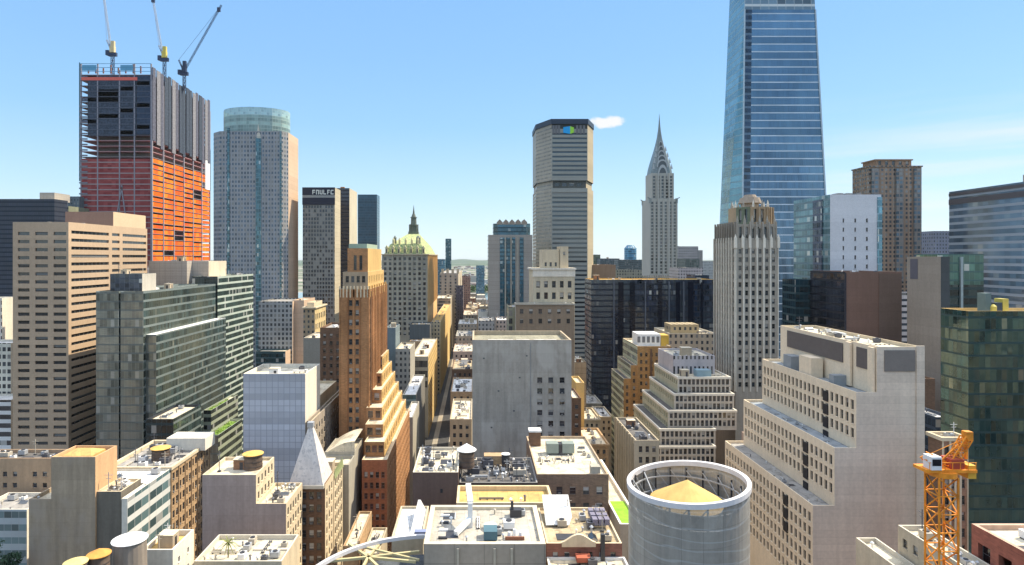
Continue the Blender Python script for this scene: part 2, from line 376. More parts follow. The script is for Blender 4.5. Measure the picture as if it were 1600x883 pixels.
def clutter(root, x0, x1, y0, y1, z, n, kinds=(0,1,1,2,3,3,4,5,7), seed=1, smin=.8, smax=1.3):
    n = round(n*1.55); kinds = tuple(kinds)*2+(8,9,9)
    r = random.Random(seed*131+n); put = []
    t = 0
    while len(put) < n and t < n*12:
        t += 1
        k = r.choice(kinds); s_ = r.uniform(smin, smax)
        rad = {0:1.9,1:1.1,2:2.6,3:.4,4:2.2,5:1.5,6:2.7,7:2.6,8:.4,9:1.9}[k]*s_
        if x1-x0 < 2*rad or y1-y0 < 2*rad: continue
        x = r.uniform(x0+rad, x1-rad); y = r.uniform(y0+rad, y1-rad)
        if any((x-a)**2+(y-b)**2 < (rad+c)**2*.8 for a, b, c in put): continue
        put.append((x, y, rad))
        kid(UN[k], unit_mesh(k, r.randrange(4)), root, (x, y, z), (s_,)*3, r.choice((0, math.pi/2, math.pi)))

# ---------------------------------------------------------------- buildings
FOOT = []
class Bld:
    def __init__(s, name, label, cat='office building', group=None):
        s.a = (name, label, cat, group); s.root = None; s.win = []; s.seed = sum(map(ord, label)) % 997
    def start(s, x, y):
        if s.root is None: s.root = thing(s.a[0], (x, y, 0), s.a[1], s.a[2], s.a[3])
        return s.root
    def face(s, mb, P, u, n, W, z0, z1, sp):
        """one wall from P along u (unit, 2-D), height z0..z1; n = outward normal. sp = facade recipe"""
        def pt(a, z, dep=0): return (P[0]+u[0]*a-n[0]*dep, P[1]+u[1]*a-n[1]*dep, z)
        def q(a0, a1, b0, b1, mi=0, dep=0):
            if a1-a0 > 1e-4 and b1-b0 > 1e-4: mb.quad(pt(a0,b0,dep), pt(a1,b0,dep), pt(a1,b1,dep), pt(a0,b1,dep), ((a0,b0),(a1,b0),(a1,b1),(a0,b1)), mi)
        if not sp or sp.get('mat'): q(0, W, z0, z1, 0); return
        fh, wh = sp['fh'], sp['wh']; top = sp.get('top', 1.2); mu = sp.get('mu', .6); rev = sp.get('rev', .3)
        zl = max(z0+sp.get('bot', .6), sp.get('zmin', z0))
        rows = []; z = z1-top
        while z-wh > zl: rows.append((z-wh, z)); z -= fh
        rows.reverse()
        if 'cols' in sp: cols = [(a*W, b*W) for a, b in sp['cols']]
        else:
            n_ = sp.get('n') or max(1, round((W-2*mu)/sp['bw'])); bay = (W-2*mu)/n_; ww = min(sp['ww'], bay*.94)
            cols = [(mu+bay*(i+.5)-ww/2, mu+bay*(i+.5)+ww/2) for i in range(n_) if not (sp.get('skip') and i in sp['skip'])]
        if not rows or not cols: q(0, W, z0, z1, 0); return
        zz = z0
        for (b0, b1) in rows:
            q(0, W, zz, b0, 0); a = 0
            for (c0, c1) in cols:
                q(a, c0, b0, b1, 0); a = c1
                mb.quad(pt(c0,b0), pt(c1,b0), pt(c1,b0,rev), pt(c0,b0,rev), None, 0)
                mb.quad(pt(c0,b1,rev), pt(c1,b1,rev), pt(c1,b1), pt(c0,b1), None, 0)
                mb.quad(pt(c0,b0), pt(c0,b0,rev), pt(c0,b1,rev), pt(c0,b1), None, 0)
                mb.quad(pt(c1,b0,rev), pt(c1,b0), pt(c1,b1), pt(c1,b1,rev), None, 0)
                if c1-c0 < 3 and rev <= .5:      # projecting sill
                    e0, e1 = c0-.1, c1+.1
                    mb.quad(pt(e0,b0-.16,-.13), pt(e1,b0-.16,-.13), pt(e1,b0-.001,-.13), pt(e0,b0-.001,-.13), None, 0)
                    mb.quad(pt(e0,b0-.001,-.13), pt(e1,b0-.001,-.13), pt(e1,b0-.001,0), pt(e0,b0-.001,0), None, 0)
                    mb.quad(pt(e0,b0-.16,0), pt(e1,b0-.16,0), pt(e1,b0-.16,-.13), pt(e0,b0-.16,-.13), None, 0)
                s.win.append((pt((c0+c1)/2, b0, rev), u, n, c1-c0, b1-b0, sp.get('pane', pane_m), sp.get('ac', 0)))
            q(a, W, b0, b1, 0); zz = b1
        q(0, W, zz, z1, 0)
        f = sp.get('fin')
        if f:   # projecting piers between the bays
            fw, fd, every = f; edges = [0, W]; 
            for i in range(len(cols)-1):
                if (i+1) % every == 0: edges.append((cols[i][1]+cols[i+1][0])/2)
            for e in edges:
                a0, a1 = max(0, e-fw/2), min(W, e+fw/2)
                mi = 1 if sp.get('fin_mi') else 0
                A, B_, C, D = pt(a0,0,-fd), pt(a1,0,-fd), pt(a1,0,0), pt(a0,0,0)
                lo, hi = max(z0, rows[0][0]-2), z1+sp.get('fin_up', 0)
                g = lambda p, z: (p[0], p[1], z)
                mb.quad(g(A,lo), g(B_,lo), g(B_,hi), g(A,hi), ((a0,lo),(a1,lo),(a1,hi),(a0,hi)), mi)
                mb.quad(g(B_,lo), g(C,lo), g(C,hi), g(B_,hi), None, mi); mb.quad(g(D,lo), g(A,lo), g(A,hi), g(D,hi), None, mi)
                mb.quad(g(A,hi), g(B_,hi), g(C,hi), g(D,hi), None, mi)
    def poly(s, pts, z0, z1, wall, specs, roof=None, par=1.0, parw=.35, n=0, kinds=None, trim=None, capname='roof', fin_m=None, cornice=0):
        """storey block on an outline (counter-clockwise seen from above)"""
        cx = sum(p[0] for p in pts)/len(pts); cy = sum(p[1] for p in pts)/len(pts)
        root = s.start(cx, cy); k = len(pts); by = {}
        for i in range(k):
            a, b = pts[i], pts[(i+1) % k]; W = math.hypot(b[0]-a[0], b[1]-a[1]); u = ((b[0]-a[0])/W, (b[1]-a[1])/W); nn = (u[1], -u[0])
            sp = specs[i] if isinstance(specs, (list, tuple)) else specs.get(i)
            m = (sp or {}).get('mat') or (sp or {}).get('wall') or wall
            mb = by.setdefault(m.name, (m, MB()))[1]
            s.face(mb, a, u, nn, W, z0, z1, sp)
        for m, mb in by.values(): mb.build('wall' if 'curtain' not in m.name else 'curtain_wall', [m, fin_m or m], root)
        roof = roof or roof_cream
        ins = []
        for i in range(k):
            p0, p1, p2 = Vector(pts[i-1]), Vector(pts[i]), Vector(pts[(i+1) % k])
            d1 = (p1-p0).normalized(); d2 = (p2-p1).normalized(); n1 = Vector((-d1.y, d1.x)); n2 = Vector((-d2.y, d2.x))
            bb = (n1+n2); bb = bb/max(bb.dot(n1), .2); ins.append(tuple(p1+bb*parw))
        zr = z1-par
        rb = MB(); rb.poly([(p[0],p[1],zr) for p in ins]); rb.build(capname, roof, root)
        pb = MB()
        for i in range(k):
            a, b = pts[i], pts[(i+1) % k]; c, d = ins[(i+1) % k], ins[i]
            pb.quad((a[0],a[1],z1),(b[0],b[1],z1),(c[0],c[1],z1),(d[0],d[1],z1))
            pb.quad((c[0],c[1],zr),(d[0],d[1],zr),(d[0],d[1],z1),(c[0],c[1],z1))
            if cornice:
                W = Vector((b[0]-a[0], b[1]-a[1])).normalized(); nn = Vector((W.y, -W.x))*cornice
                e0 = Vector(a)+nn-W*cornice; e1 = Vector(b)+nn+W*cornice
                for (t0, t1) in ((z1-.9, z1-.004),):
                    pb.quad((e0.x,e0.y,t0),(e1.x,e1.y,t0),(e1.x,e1.y,t1),(e0.x,e0.y,t1)); pb.quad((e0.x,e0.y,t1),(e1.x,e1.y,t1),(b[0],b[1],t1),(a[0],a[1],t1))
                    pb.quad((a[0],a[1],t0),(b[0],b[1],t0),(e1.x,e1.y,t0),(e0.x,e0.y,t0))
        pb.build('parapet', trim or wall, root)
        if n:
            xs = [p[0] for p in ins]; ys = [p[1] for p in ins]
            clutter(root, min(xs)+.5, max(xs)-.5, min(ys)+.5, max(ys)-.5, zr, n, kinds or (0,1,1,2,3,3,4,5,7), s.seed)
    def box(s, X0, X1, Y0, Y1, Z0, Z1, wall, front=None, right=None, left=None, **k):
        FOOT.append((s.a[1], X0, X1, Y0, Y1, Z0, Z1))
        s.poly([(X0,Y0),(X1,Y0),(X1,Y1),(X0,Y1)], Z0, Z1, wall, [front, right, None, left], **k)
        return (X0, X1, Y0, Y1, Z0, Z1)
    def px(s, p0, p1, py, d, D=None, rear=None, corner=None, z0=0, **k):
        """front face at depth d between photo columns p0..p1, top at row py; depth D, or the column where the side wall ends"""
        if rear is not None:
            c = corner if corner is not None else (p1 if p1 < VX else p0)
            D = d*(VX-c)/(VX-rear)-d
        k.setdefault('wall', None)
        return s.box(PX(p0,d), PX(p1,d), d, d+D, z0, PZ(py,d), **k)
    def extra(s, name, mb, mats): return mb.build(name, mats, s.root)
    def end(s):
        if not s.root: return
        cam_p = Vector((0,0,HC)); w = []
        for e in s.win:
            p = Vector(e[0]); d = p-cam_p
            if d.y < 1: continue
            x = VX+p.x/p.y*FX; y = VY-(p.z-HC)/p.y*FX
            if not (-15 < x < 1615 and -15 < y < 900): continue
            nn = Vector((e[2][0], e[2][1], 0)); c = -d.normalized().dot(nn)
            w.append((-e[3]*e[4]*max(c, 0)/d.length_squared, e))
        w.sort(key=lambda t: t[0])
        hid = s.__dict__.get('cap', 100)
        for i, (_, e) in enumerate(w[:hid]):
            me = win_mesh(round(e[3], 1), round(e[4], 1), e[5], i % 7 < e[6])
            q = s.root['_o']; o = bpy.data.objects.new('window', me); COL.objects.link(o); o.parent = s.root
            o.location = (e[0][0]-q[0], e[0][1]-q[1], e[0][2]); o.rotation_euler = (0,0,math.atan2(e[1][1], e[1][0]))
            o.scale = (e[3]/round(e[3], 1), 1, e[4]/round(e[4], 1))
        rest = {}
        for _, e in w[hid:]: rest.setdefault(e[5].name, []).append(e)
        if rest:
            b = MB(); b.rnd = []; mats = [frame_m]; r = random.Random(5)
            for es in rest.values():
                mi = len(mats); mats.append(es[0][5])
                for e in es:
                    p, u, W, H = e[0], e[1], e[3], e[4]
                    a = (p[0]-u[0]*W/2, p[1]-u[1]*W/2); c = (p[0]+u[0]*W/2, p[1]+u[1]*W/2)
                    b.quad((a[0],a[1],p[2]),(c[0],c[1],p[2]),(c[0],c[1],p[2]+H),(a[0],a[1],p[2]+H),((0,0),(1,0),(1,1),(0,1)),mi); b.rnd.append(r.random())
            o = b.build('window', mats, s.root); o['kind'] = 'stuff'
WM = {}
def win_mesh(w, h, m, ac=False):
    key = (w, h, m.name, ac)
    if key not in WM:
        b = MB(); b.quad((-w/2,0,0),(w/2,0,0),(w/2,0,h),(-w/2,0,h),((0,0),(1,0),(1,1),(0,1)),1)
        if w < 3:
            t = .07
            for (x0,x1,z0,z1) in ((-w/2,-w/2+t,0,h),(w/2-t,w/2,0,h),(-w/2+t,w/2-t,0,t),(-w/2+t,w/2-t,h-t,h),(-w/2+t,w/2-t,h*.5-.03,h*.5+.03)):
                b.box(x0,x1,-.06,0.0,z0,z1,0,skip='b')
            if ac: b.box(-.35,.35,-.45,-.01,.08,.5,0)
        WM[key] = b.mesh('window', [frame_m, m])
    return WM[key]
def S(**k): return k
def M(m): return {'mat': m}
# ================================================================ the setting
g_mat = N('ground_asphalt'); g_mat = g_mat.done(g_mat.mul((.09,.088,.085,1), g_mat.rng(g_mat.noise(.02, 6), .3, .7, .75, 1.2)), .9, .2)
b = MB(); b.quad((-900,-60,0),(1200,-60,0),(1200,1800,0),(-900,1800,0)); tag(b.build('ground', g_mat), kind='structure')
street_m = N('street_asphalt'); street_m = street_m.done(street_m.mul((.055,.055,.057,1), street_m.rng(street_m.noise(.3, 5), .3, .7, .8, 1.2)), .85, .3)
pave_m = masonry('pavement_concrete', (.32,.30,.27), joint=2, jv=2)
b = MB(); b.quad((-26.5,40,.004),(-19,40,.004),(-19,1750,.004),(-26.5,1750,.004)); tag(b.build('street', street_m), kind='structure')
for (a, c) in ((-30,-26.5),(-19,-15.5)):
    b = MB(); b.box(a,c,40,1750,0,.13,skip='d'); tag(b.build('pavement', pave_m), kind='structure')
wat = N('river_water'); wat_m = wat.done((.10,.17,.20), .12, .6)
b = MB(); b.quad((-6000,1790,.004),(9000,1790,.004),(9000,2160,.004),(-6000,2160,.004)); tag(b.build('river', wat_m), kind='structure')
b = MB(); b.quad((-9000,1800,-.5),(12000,1800,-.5),(12000,26000,-.5),(-9000,26000,-.5))
far_m = N('far_land'); far_c = far_m.mix(far_m.rng(far_m.noise(.004, 8), .45, .6, 0, 1), (.10,.13,.08), (.34,.31,.27)); tag(b.build('far_ground', far_m.done(far_c, .95, .1)), kind='structure')
# low hills on the horizon
b = MB(); hr = random.Random(3); nx = 120
for row in range(3):
    for i in range(nx):
        x0 = -9000+i*170; x1 = x0+170
        def hz(x, r_): return 10+(26+r_*18)*(.5+.5*math.sin(x*.0011+r_))*(.7+.3*math.sin(x*.006+r_*2))
        y = 9000+row*3500
        b.quad((x0,y,-1),(x1,y,-1),(x1,y+1500,hz(x1,row)),(x0,y+1500,hz(x0,row))); b.quad((x0,y+1500,hz(x0,row)),(x1,y+1500,hz(x1,row)),(x1,y+3300,-1),(x0,y+3300,-1))
tag(b.build('hills', flat('hill_green', (.07,.10,.055), .95, var=.3)), kind='structure')
# green far bank and the low houses beyond the river
def leaf_blob(b, cx, cy, cz, rx, ry, rz, n, size, r, mi=0):
    for _ in range(n):
        while True:
            x, y, z = r.uniform(-1,1), r.uniform(-1,1), r.uniform(-1,1); q = x*x+y*y+z*z
            if .25 < q < 1: break
        px_, py_, pz_ = cx+x*rx, cy+y*ry, cz+z*rz
        a = Vector((r.uniform(-1,1), r.uniform(-1,1), r.uniform(-1,1))).normalized(); c = a.cross(Vector((r.uniform(-1,1), r.uniform(-1,1), r.uniform(-1,1)))).normalized()
        s_ = size*r.uniform(.6,1.3); p = Vector((px_,py_,pz_))
        b.quad(p-a*s_, p-c*s_*.6, p+a*s_, p+c*s_*.6, None, mi)
leaf_m = flat('foliage', (.055,.10,.025), .8, var=.35); leaf_d = flat('foliage_dark', (.03,.065,.03), .8, var=.35)
b = MB(); r = random.Random(11)
for i in range(90): leaf_blob(b, r.uniform(-60,160), r.uniform(2165,2340), 9, r.uniform(8,16), 8, r.uniform(7,12), 22, 4.5, r)
tag(b.build('riverside_trees', leaf_m), 'green line of trees along the far river bank', 'trees', kind='stuff')
b = MB(); r = random.Random(12)
for i in range(900):
    y = r.uniform(2420, 8000); x = r.uniform(-.24, .5)*y*(1.0); h = r.choice((6,8,9,12,14,20)); w = r.uniform(12,40)
    if r.random() < .03: h = r.uniform(30,60)
    b.box(x,x+w,y,y+r.uniform(15,40),-.5,h,r.randrange(3),skip='d')
tag(b.build('distant_houses', [flat('far_wall_a',(.38,.34,.30)), flat('far_wall_b',(.28,.20,.16)), flat('far_wall_c',(.45,.44,.42))]), 'pale distant low houses beyond the river', 'houses', kind='stuff')

# ================================================================ colours
stone_grey = masonry('limestone_grey', (.36,.35,.32)); stone_warm = masonry('limestone_warm', (.44,.39,.31)); sunlit_gold = masonry('sunlit_side_gold', (.55,.38,.17))  # the gold one puts sunlight into the orange tower's right faces
granite = masonry('granite_pink', (.46,.355,.27), .06, .08, joint=3.6, jd=.9)
orange_b = brick('orange_brick', (.37,.205,.11), .38); brown_b = brick('brown_brick', (.17,.11,.08)); red_b = brick('red_brick', (.30,.11,.07)); tan_b = brick('tan_brick', (.40,.29,.19))
blank_grey = masonry('blank_render_grey', (.33,.32,.31), .12, .3, joint=3.4, jd=.94, patch=(.46,.43,.38))
blank_pink = masonry('blank_render_mauve', (.36,.29,.28), .1, .25, joint=3.6, jv=11, jd=.9)
blank_tan = masonry('blank_render_tan', (.34,.28,.22), .14, .35, joint=3.5, jd=.92, patch=(.38,.31,.24))
beige_lines = masonry('beige_courses', (.52,.45,.41), .08, .12, joint=1.9, jd=.9)
cream_st = masonry('cream_stone', (.56,.49,.38)); white_st = masonry('white_stone', (.66,.64,.60), .08, .15)
dark_gl = curtain('curtain_black', (.012,.016,.022), (.02,.022,.028), 3.8, 1.6, .3, .12, (.03,.03,.035), .2, .12, .4, .02, None, 0, .02)
dark_blue = curtain('curtain_navy', (.016,.026,.05), (.012,.018,.03), 3.9, 1.5, .35, .14, (.03,.04,.05), .25, .12, .6, .03, (.05,.075,.10,.03), 0, .05)

# ================================================================ left side, front to back
# pink granite office tower
B = Bld('granite_office_tower', 'pink granite office tower with rows of dark ribbon windows, its right side sunlit', 'office tower')
C3 = [(.09,.30),(.40,.63),(.73,.96)]
fs = S(fh=3.53, wh=1.45, cols=C3, pane=pane_strip, top=4.3, rev=.5, zmin=10)
rs = S(fh=3.53, wh=1.35, cols=[(.03,.46),(.50,.60),(.64,.985)], pane=pane_strip, top=3.6, rev=.5, zmin=10)
B.px(20,107,347,266,rear=230,wall=granite,front=fs,right=rs,roof=roof_grey,n=8)
zt = PZ(347,266)-1
pent_m = masonry('penthouse_shaded', (.30,.19,.155), .06, .1)  # penthouse front has shade put into its colour, the side sunlight
x_r = PX(107,266)-.003
d_p = x_r*FX/(177-VX)
B.box(PX(102,d_p), x_r, d_p, 328, zt, PZ(331,d_p), masonry('granite_sunlit', (.58,.46,.34), .05, .08), front=M(pent_m), roof=roof_grey, n=3)
B.end()

# glass complex right of it
gl_side = curtain('curtain_green_bands', (.05,.08,.08), (.17,.20,.19), 3.55, 1.5, .26, .08, (.10,.12,.11), .35, .12, .7, .05, (.12,.13,.095,.05), 0, .04, (.26,.27,.22))
gl_front = curtain('curtain_olive_mirror', (.20,.215,.19), (.14,.145,.125), 3.55, 1.5, .16, .10, (.20,.20,.16), .45, .12, .5, .04, (.36,.33,.26,.09), 0, .1)
B = Bld('glass_office_block', 'olive and green mirror glass office block with a dark seam down its front', 'office building')
d0 = 250; XF = PX(224,d0); x_l = PX(150,d0); xm = PX(187,d0)
B.box(x_l, xm-.35, d0, 319, 0, PZ(455,d0), gl_side, front=M(gl_front), right=M(gl_side), roof=roof_grey)
B.box(xm+.35, XF, d0, 319, 0, PZ(455,d0), gl_side, front=M(gl_front), right=M(gl_side), roof=roof_grey, n=4)
B.box(xm-.35, xm+.35, d0+1.2, 318, 0, PZ(455,d0)-.5, dark_m)
B.box(PX(172,d0+4), PX(224,d0+4)-.5, d0+4, d0+15, PZ(455,d0)-1, PZ(428,d0+4), gl_side, front=M(curtain('curtain_blue_grey',(.06,.075,.10),(.05,.06,.08),2,2,.15,.1,(.16,.17,.2),.3)), right=M(masonry('panel_grey_light',(.48,.47,.45))), roof=roof_white, n=4)
B.box(XF, XF+4.2, d0+2, 322, 0, PZ(523,d0+2), gl_side, front=M(gl_front), right=M(gl_side), roof=roof_white, trim=white_p, par=.9)
B.end()
B = Bld('glass_office_block', 'green banded glass tower with pale mechanical boxes on top, behind the olive glass block', 'office building')
B.px(300,340,432,326,D=52,wall=gl_side,front=M(curtain('curtain_dark_green',(.025,.04,.04),(.05,.06,.055),3.55,1.6,.2,.1,(.09,.1,.1),.3)),right=M(curtain('curtain_band_green2',(.035,.06,.055),(.42,.47,.40),3.55,1.5,.33,.05,(.2,.25,.22),.3)),roof=roof_tan,n=6)
z2 = PZ(432,326)-1
mech = masonry('mechanical_louvre', (.40,.38,.37), .05, .1, joint=.9, jv=3, jd=.7)
B.box(PX(232,332),PX(292,332),332,350,z2-20,PZ(408,332),mech,roof=roof_grey,n=4)
B.box(PX(300,338),PX(326,338),338,362,z2,PZ(408,338),masonry('cream_panel',(.55,.51,.44)),front=M(mech),roof=roof_grey,n=2)
B.end()
B = Bld('dark_glass_building', 'low dark glass block with a bright flat roof, before the glass office blocks', 'building')
B.px(228,271,655,235,rear=314,wall=dark_blue,front=M(curtain('curtain_teal_dark',(.02,.035,.04),(.03,.045,.045),4,2,.25,.12,(.06,.08,.08),.3)),right=M(gl_side),roof=roof_cream,n=4); B.end()
band_m = curtain('curtain_band_olive', (.05,.06,.05), (.30,.33,.24), 3.4, 1.6, .42, .06, (.2,.22,.18), .2)
def green_roof(root, x0,x1,y0,y1,z,seed):
    m = MB(); m.box(x0,x1,y0,y1,z,z+.35,0,skip='d'); m.build('planted_bed', flat('sedum_green', (.16,.27,.04), .95, var=.5), root)
    m = MB(); r = random.Random(seed)
    for _ in range(int((x1-x0)*(y1-y0)*3)): leaf_blob(m, r.uniform(x0,x1), r.uniform(y0,y1), z+.5, .5,.5,.4, 2, .3, r)
    tag(m.build('shrubs', [flat('sedum_leaf', (.20,.30,.05), .9, var=.5)], root), kind='stuff')
B = Bld('planted_roof_building', 'banded block with a green planted roof beside the low dark glass block', 'building')
e = B.px(318,330,641,268,rear=372,wall=band_m,right=M(band_m),front=M(band_m),roof=roof_cream); green_roof(B.root, e[0]+.8,e[1]-.8,e[2]+3,e[3]-8,e[5]-1,3); B.end()
B = Bld('planted_roof_building', 'lower banded block with a bright green roof just left of the gridded white building', 'building')
e = B.px(320,341,680,243,rear=378,wall=band_m,right=M(band_m),front=M(gl_front),roof=roof_cream); green_roof(B.root, e[0]+.8,e[1]-.8,e[2]+2,e[3]-2,e[5]-1,4); B.end()

# gridded pale building
grid_m = curtain('curtain_white_grid', (.40,.42,.46), (.35,.37,.41), 2.0, 1.9, .12, .2, (.29,.31,.35), .0, .5, .05, .0, None, 0, 0)
B = Bld('gridded_panel_building', 'pale blue grey building clad in a fine square grid of panels, blank white side wall', 'building')
B.px(380,477,584,200,rear=500,wall=white_st,front=M(grid_m),roof=roof_cream,par=1.4,n=3)
B.end()
B = Bld('canyon_wall_building', 'long grey building with a cream roof whose shaded wall recedes behind the pointed white roof', 'building')
gw = S(fh=3.6, bw=3.4, ww=1.5, wh=1.9, top=2.5, zmin=30)
B.px(479,488,658,199,rear=549,wall=masonry('dark_grey_render',(.27,.24,.21),.25,.4,patch=(.34,.29,.24)),right=gw,roof=roof_cream,n=2)  # darker, streakier grey than the plain stone walls
X1 = PX(488,199)
B.box(PX(477,221)-16, X1-5, 222, 255, 0, PZ(655,199)+1.2, cream_st, roof=roof_cream, n=5); B.end()

# pyramid roofed tower
B = Bld('pyramid_roof_tower', 'narrow brown tower under a steep pale four sided pointed roof', 'tower')
ex = B.px(465,508,757,166,D=9.6,wall=brown_b,front=S(fh=3.5,bw=1.9,ww=1.3,wh=2.0,top=2,pane=pane('window_glass_bright',(.03,.035,.04),.6,(.6,.58,.55)),ac=2),right=S(fh=3.5,bw=2.4,ww=1.2,wh=2.0,wall=cream_st,top=2),roof=roof_cream,par=.5)
x0, x1 = PX(452,166), PX(506,166); y0 = 165.2; y1 = y0+10.4; ze = PZ(757,166); ax, ay, az = (x0+x1)/2, (y0+y1)/2, PZ(666,170)
rm = N('pointed_roof_lead'); rc = grime(rm, (.56,.55,.58,1), .1, .3); rm = rm.done(rm.mix(rm.rng(rm.noise(1.2,5),.55,.62,0,.5), rc, (.30,.30,.31)), .7, .3)
m = MB(); c4 = [(x0,y0,ze),(x1,y0,ze),(x1,y1,ze),(x0,y1,ze)]; t = .5; ct = [(ax-t,ay-t,az),(ax+t,ay-t,az),(ax+t,ay+t,az),(ax-t,ay+t,az)]
for k in range(4): m.quad(c4[k], c4[(k+1)%4], ct[(k+1)%4], ct[k])
m.poly(ct); m.box(x0-.2,x1+.2,y0-.2,y1+.2,ze-.9,ze-.01,1); m.build('pointed_roof', [rm, cream_p], B.root)
m = MB(); m.box(ax-.8,ax+.8,ay-.8,ay+.8,az-.3,az+1.1); m.build('finial_box', steel, B.root)
B.box(PX(465,166), PX(509,166), 175.7, 187, 0, ze-1, cream_st, right=S(fh=3.5,bw=2.2,ww=1.2,wh=2.1,top=1.6), roof=roof_tan, n=1)
for k in range(9):
    m = MB(); q0 = PX(509,166); m.cyl(q0+.1, 176.3+k*1.2, ze-2, ze+1.0, .45, .02, 6); m.build('pinnacle', flat('copper_pale', (.38,.42,.20), .8), B.root)
B.end()
B = Bld('low_roof_building', 'low building with a curved bright roof in the gap left of the orange setback tower', 'building')
e = B.box(-49.5,-39.8,189,197.9,0,60.5,stone_grey,roof=roof_cream)
B.box(-49.45,-39.85,198.0,213,0,61.6,stone_grey,roof=roof_cream)
m = MB()
m.poly([(-49.5,198.1,61)]+[(-39.8,198.1,61)]+[(-49.5+9.7*k/8,198.1,61+4*math.sin(k/8*math.pi*.5)) for k in range(8,-1,-1)])
for k in range(8):
    a0, a1 = k/8*math.pi*.5, (k+1)/8*math.pi*.5
    m.quad((-49.5+9.7*k/8,198.2,61+4*math.sin(a0)),(-49.5+9.7*(k+1)/8,198.2,61+4*math.sin(a1)),(-49.5+9.7*(k+1)/8,213,61+4*math.sin(a1)),(-49.5+9.7*k/8,213,61+4*math.sin(a0)))
m.build('curved_roof', roof_cream, B.root); B.end()
B = Bld('alley_building', 'low roof at the foot of the orange setback tower, nearer the pointed white roof', 'building')
B.box(-35.2,-31.4,160,182,0,49,tan_b,roof=roof_cream,par=.6,n=3); B.end()
B = Bld('alley_building', 'low roof at the foot of the orange setback tower, nearer its sunlit corner', 'building')
B.box(-31,-26.5,164,180,0,45,stone_warm,roof=roof_cream,par=.6,n=2); B.end()

# mauve blank building
B = Bld('blank_wall_building', 'mauve blank walled building with a stepped top and a dark water tank on it', 'building')
e = B.px(316,400,742,150,D=13.5,wall=blank_pink,right=S(fh=3.6,bw=2.6,ww=1.1,wh=1.8,wall=cream_st),roof=roof_cream,par=.8,n=2,trim=cream_st)
B.box(e[1],PX(447,150),150,164,0,PZ(787,150),blank_pink,right=S(fh=3.5,bw=2.2,ww=1.1,wh=1.9,wall=cream_st,top=1.6),roof=roof_cream,par=.8,n=9,trim=cream_st,kinds=(1,1,3,3,2,5)); B.end()

# big tan blank building
B = Bld('blank_wall_building', 'large tan blank walled building with a tall slab and a sunlit orange side', 'building')
e = B.px(80,149,714,150,rear=183,wall=masonry('sunlit_tan_render',(.55,.36,.22),.08,.2),front=M(blank_tan),left=M(blank_tan),roof=roof_tan,par=1.3)  # right wall colour carries the sunlight on the tan render
m = MB(); x0,x1 = PX(100,153),PX(146,153); zc = e[5]-1.3
m.box(x0,x1,152.2,158,zc,zc+.8,0); m.quad((x0,152.2,zc+.8),(x1,152.2,zc+.8),(x1-2,155,zc+2.0),(x0+2,155,zc+2.0)); m.quad((x1,158,zc+.8),(x0,158,zc+.8),(x0+2,155,zc+2.0),(x1-2,155,zc+2.0)); m.poly([(x1,152.2,zc+.8),(x1,158,zc+.8),(x1-2,155,zc+2)]); m.poly([(x0,158,zc+.8),(x0,152.2,zc+.8),(x0+2,155,zc+2)])
m.build('hipped_skylight', roof_gold, B.root)
B.px(45,80,780,150,D=18,wall=blank_tan,roof=roof_cream,par=1.0,n=1); B.end()
B = Bld('side_annex', 'dark grey annex with a cluttered roof between the tan slab and the teal banded building', 'building')
e = B.px(151,189,768,150.5,D=9,wall=masonry('annex_dark',(.15,.14,.125),.2,.3),roof=roof_cream,par=.7,n=12,kinds=(1,3,3,7,5,1),trim=cream_st); B.end()
teal_band = curtain('curtain_teal_bands', (.10,.16,.16), (.62,.62,.58), 3.7, 3.2, .42, .10, (.5,.5,.48), .1, .2, .6, .04, None, 0, .15)
B = Bld('banded_office_building', 'low white building banded with teal windows, running back beside the tan slab', 'building')
B.px(190,199,779,150,D=10.2,wall=white_st,right=M(teal_band),roof=roof_white,par=.5)
B.box(PX(199,150)-15,PX(199,150),160.3,171,0,PZ(779,150),white_st,right=M(teal_band),roof=roof_white,par=.5,n=1); B.end()
B = Bld('ornate_brown_building', 'brown building with ornate closely spaced windows behind the teal banded one', 'building')
orn = S(fh=3.6,bw=2.0,ww=1.2,wh=2.2,top=2.2,fin=(.35,.25,2),ac=2,zmin=20)
e = B.box(-104,PX(199,150),171.3,196,0,66,tan_b,right=orn,roof=roof_grey,par=1.0,n=22,kinds=(0,1,1,2,3,3,4,5,7,1),trim=cream_st,cornice=.5)
m = MB(); m.box(-96,-84,188,195,65.2,69,0); m.build('penthouse', [white_st], B.root); B.end()
B = Bld('tan_window_building', 'beige brown building with small dark windows behind the large tan slab', 'building')
B.px(-50,112,716,180,D=8.5,wall=masonry('beige_brown',(.42,.30,.21),.15,.2),front=S(fh=3.3,bw=3.1,ww=1.3,wh=1.5,top=4,skip=(5,9,13),zmin=35),roof=roof_dark,par=1,n=10); B.end()
B = Bld('white_low_building', 'low white building with teal glass at the left edge of the view', 'building')
B.px(-40,42,796,165,D=12,wall=white_st,front=M(curtain('curtain_pale_teal',(.16,.24,.25),(.42,.46,.46),3.5,2,.5,.08,(.4,.42,.42),.1)),roof=roof_grey,par=1,n=5); B.end()
B = Bld('roof_terrace', 'dark low terrace roof carrying trees at the lower left corner', 'terrace')
B.box(-132,-107,136,149.8,0,46.5,brown_b,roof=roof_dark,par=.8); B.end()
bark = flat('bark', (.12,.085,.06), .9, var=.3)
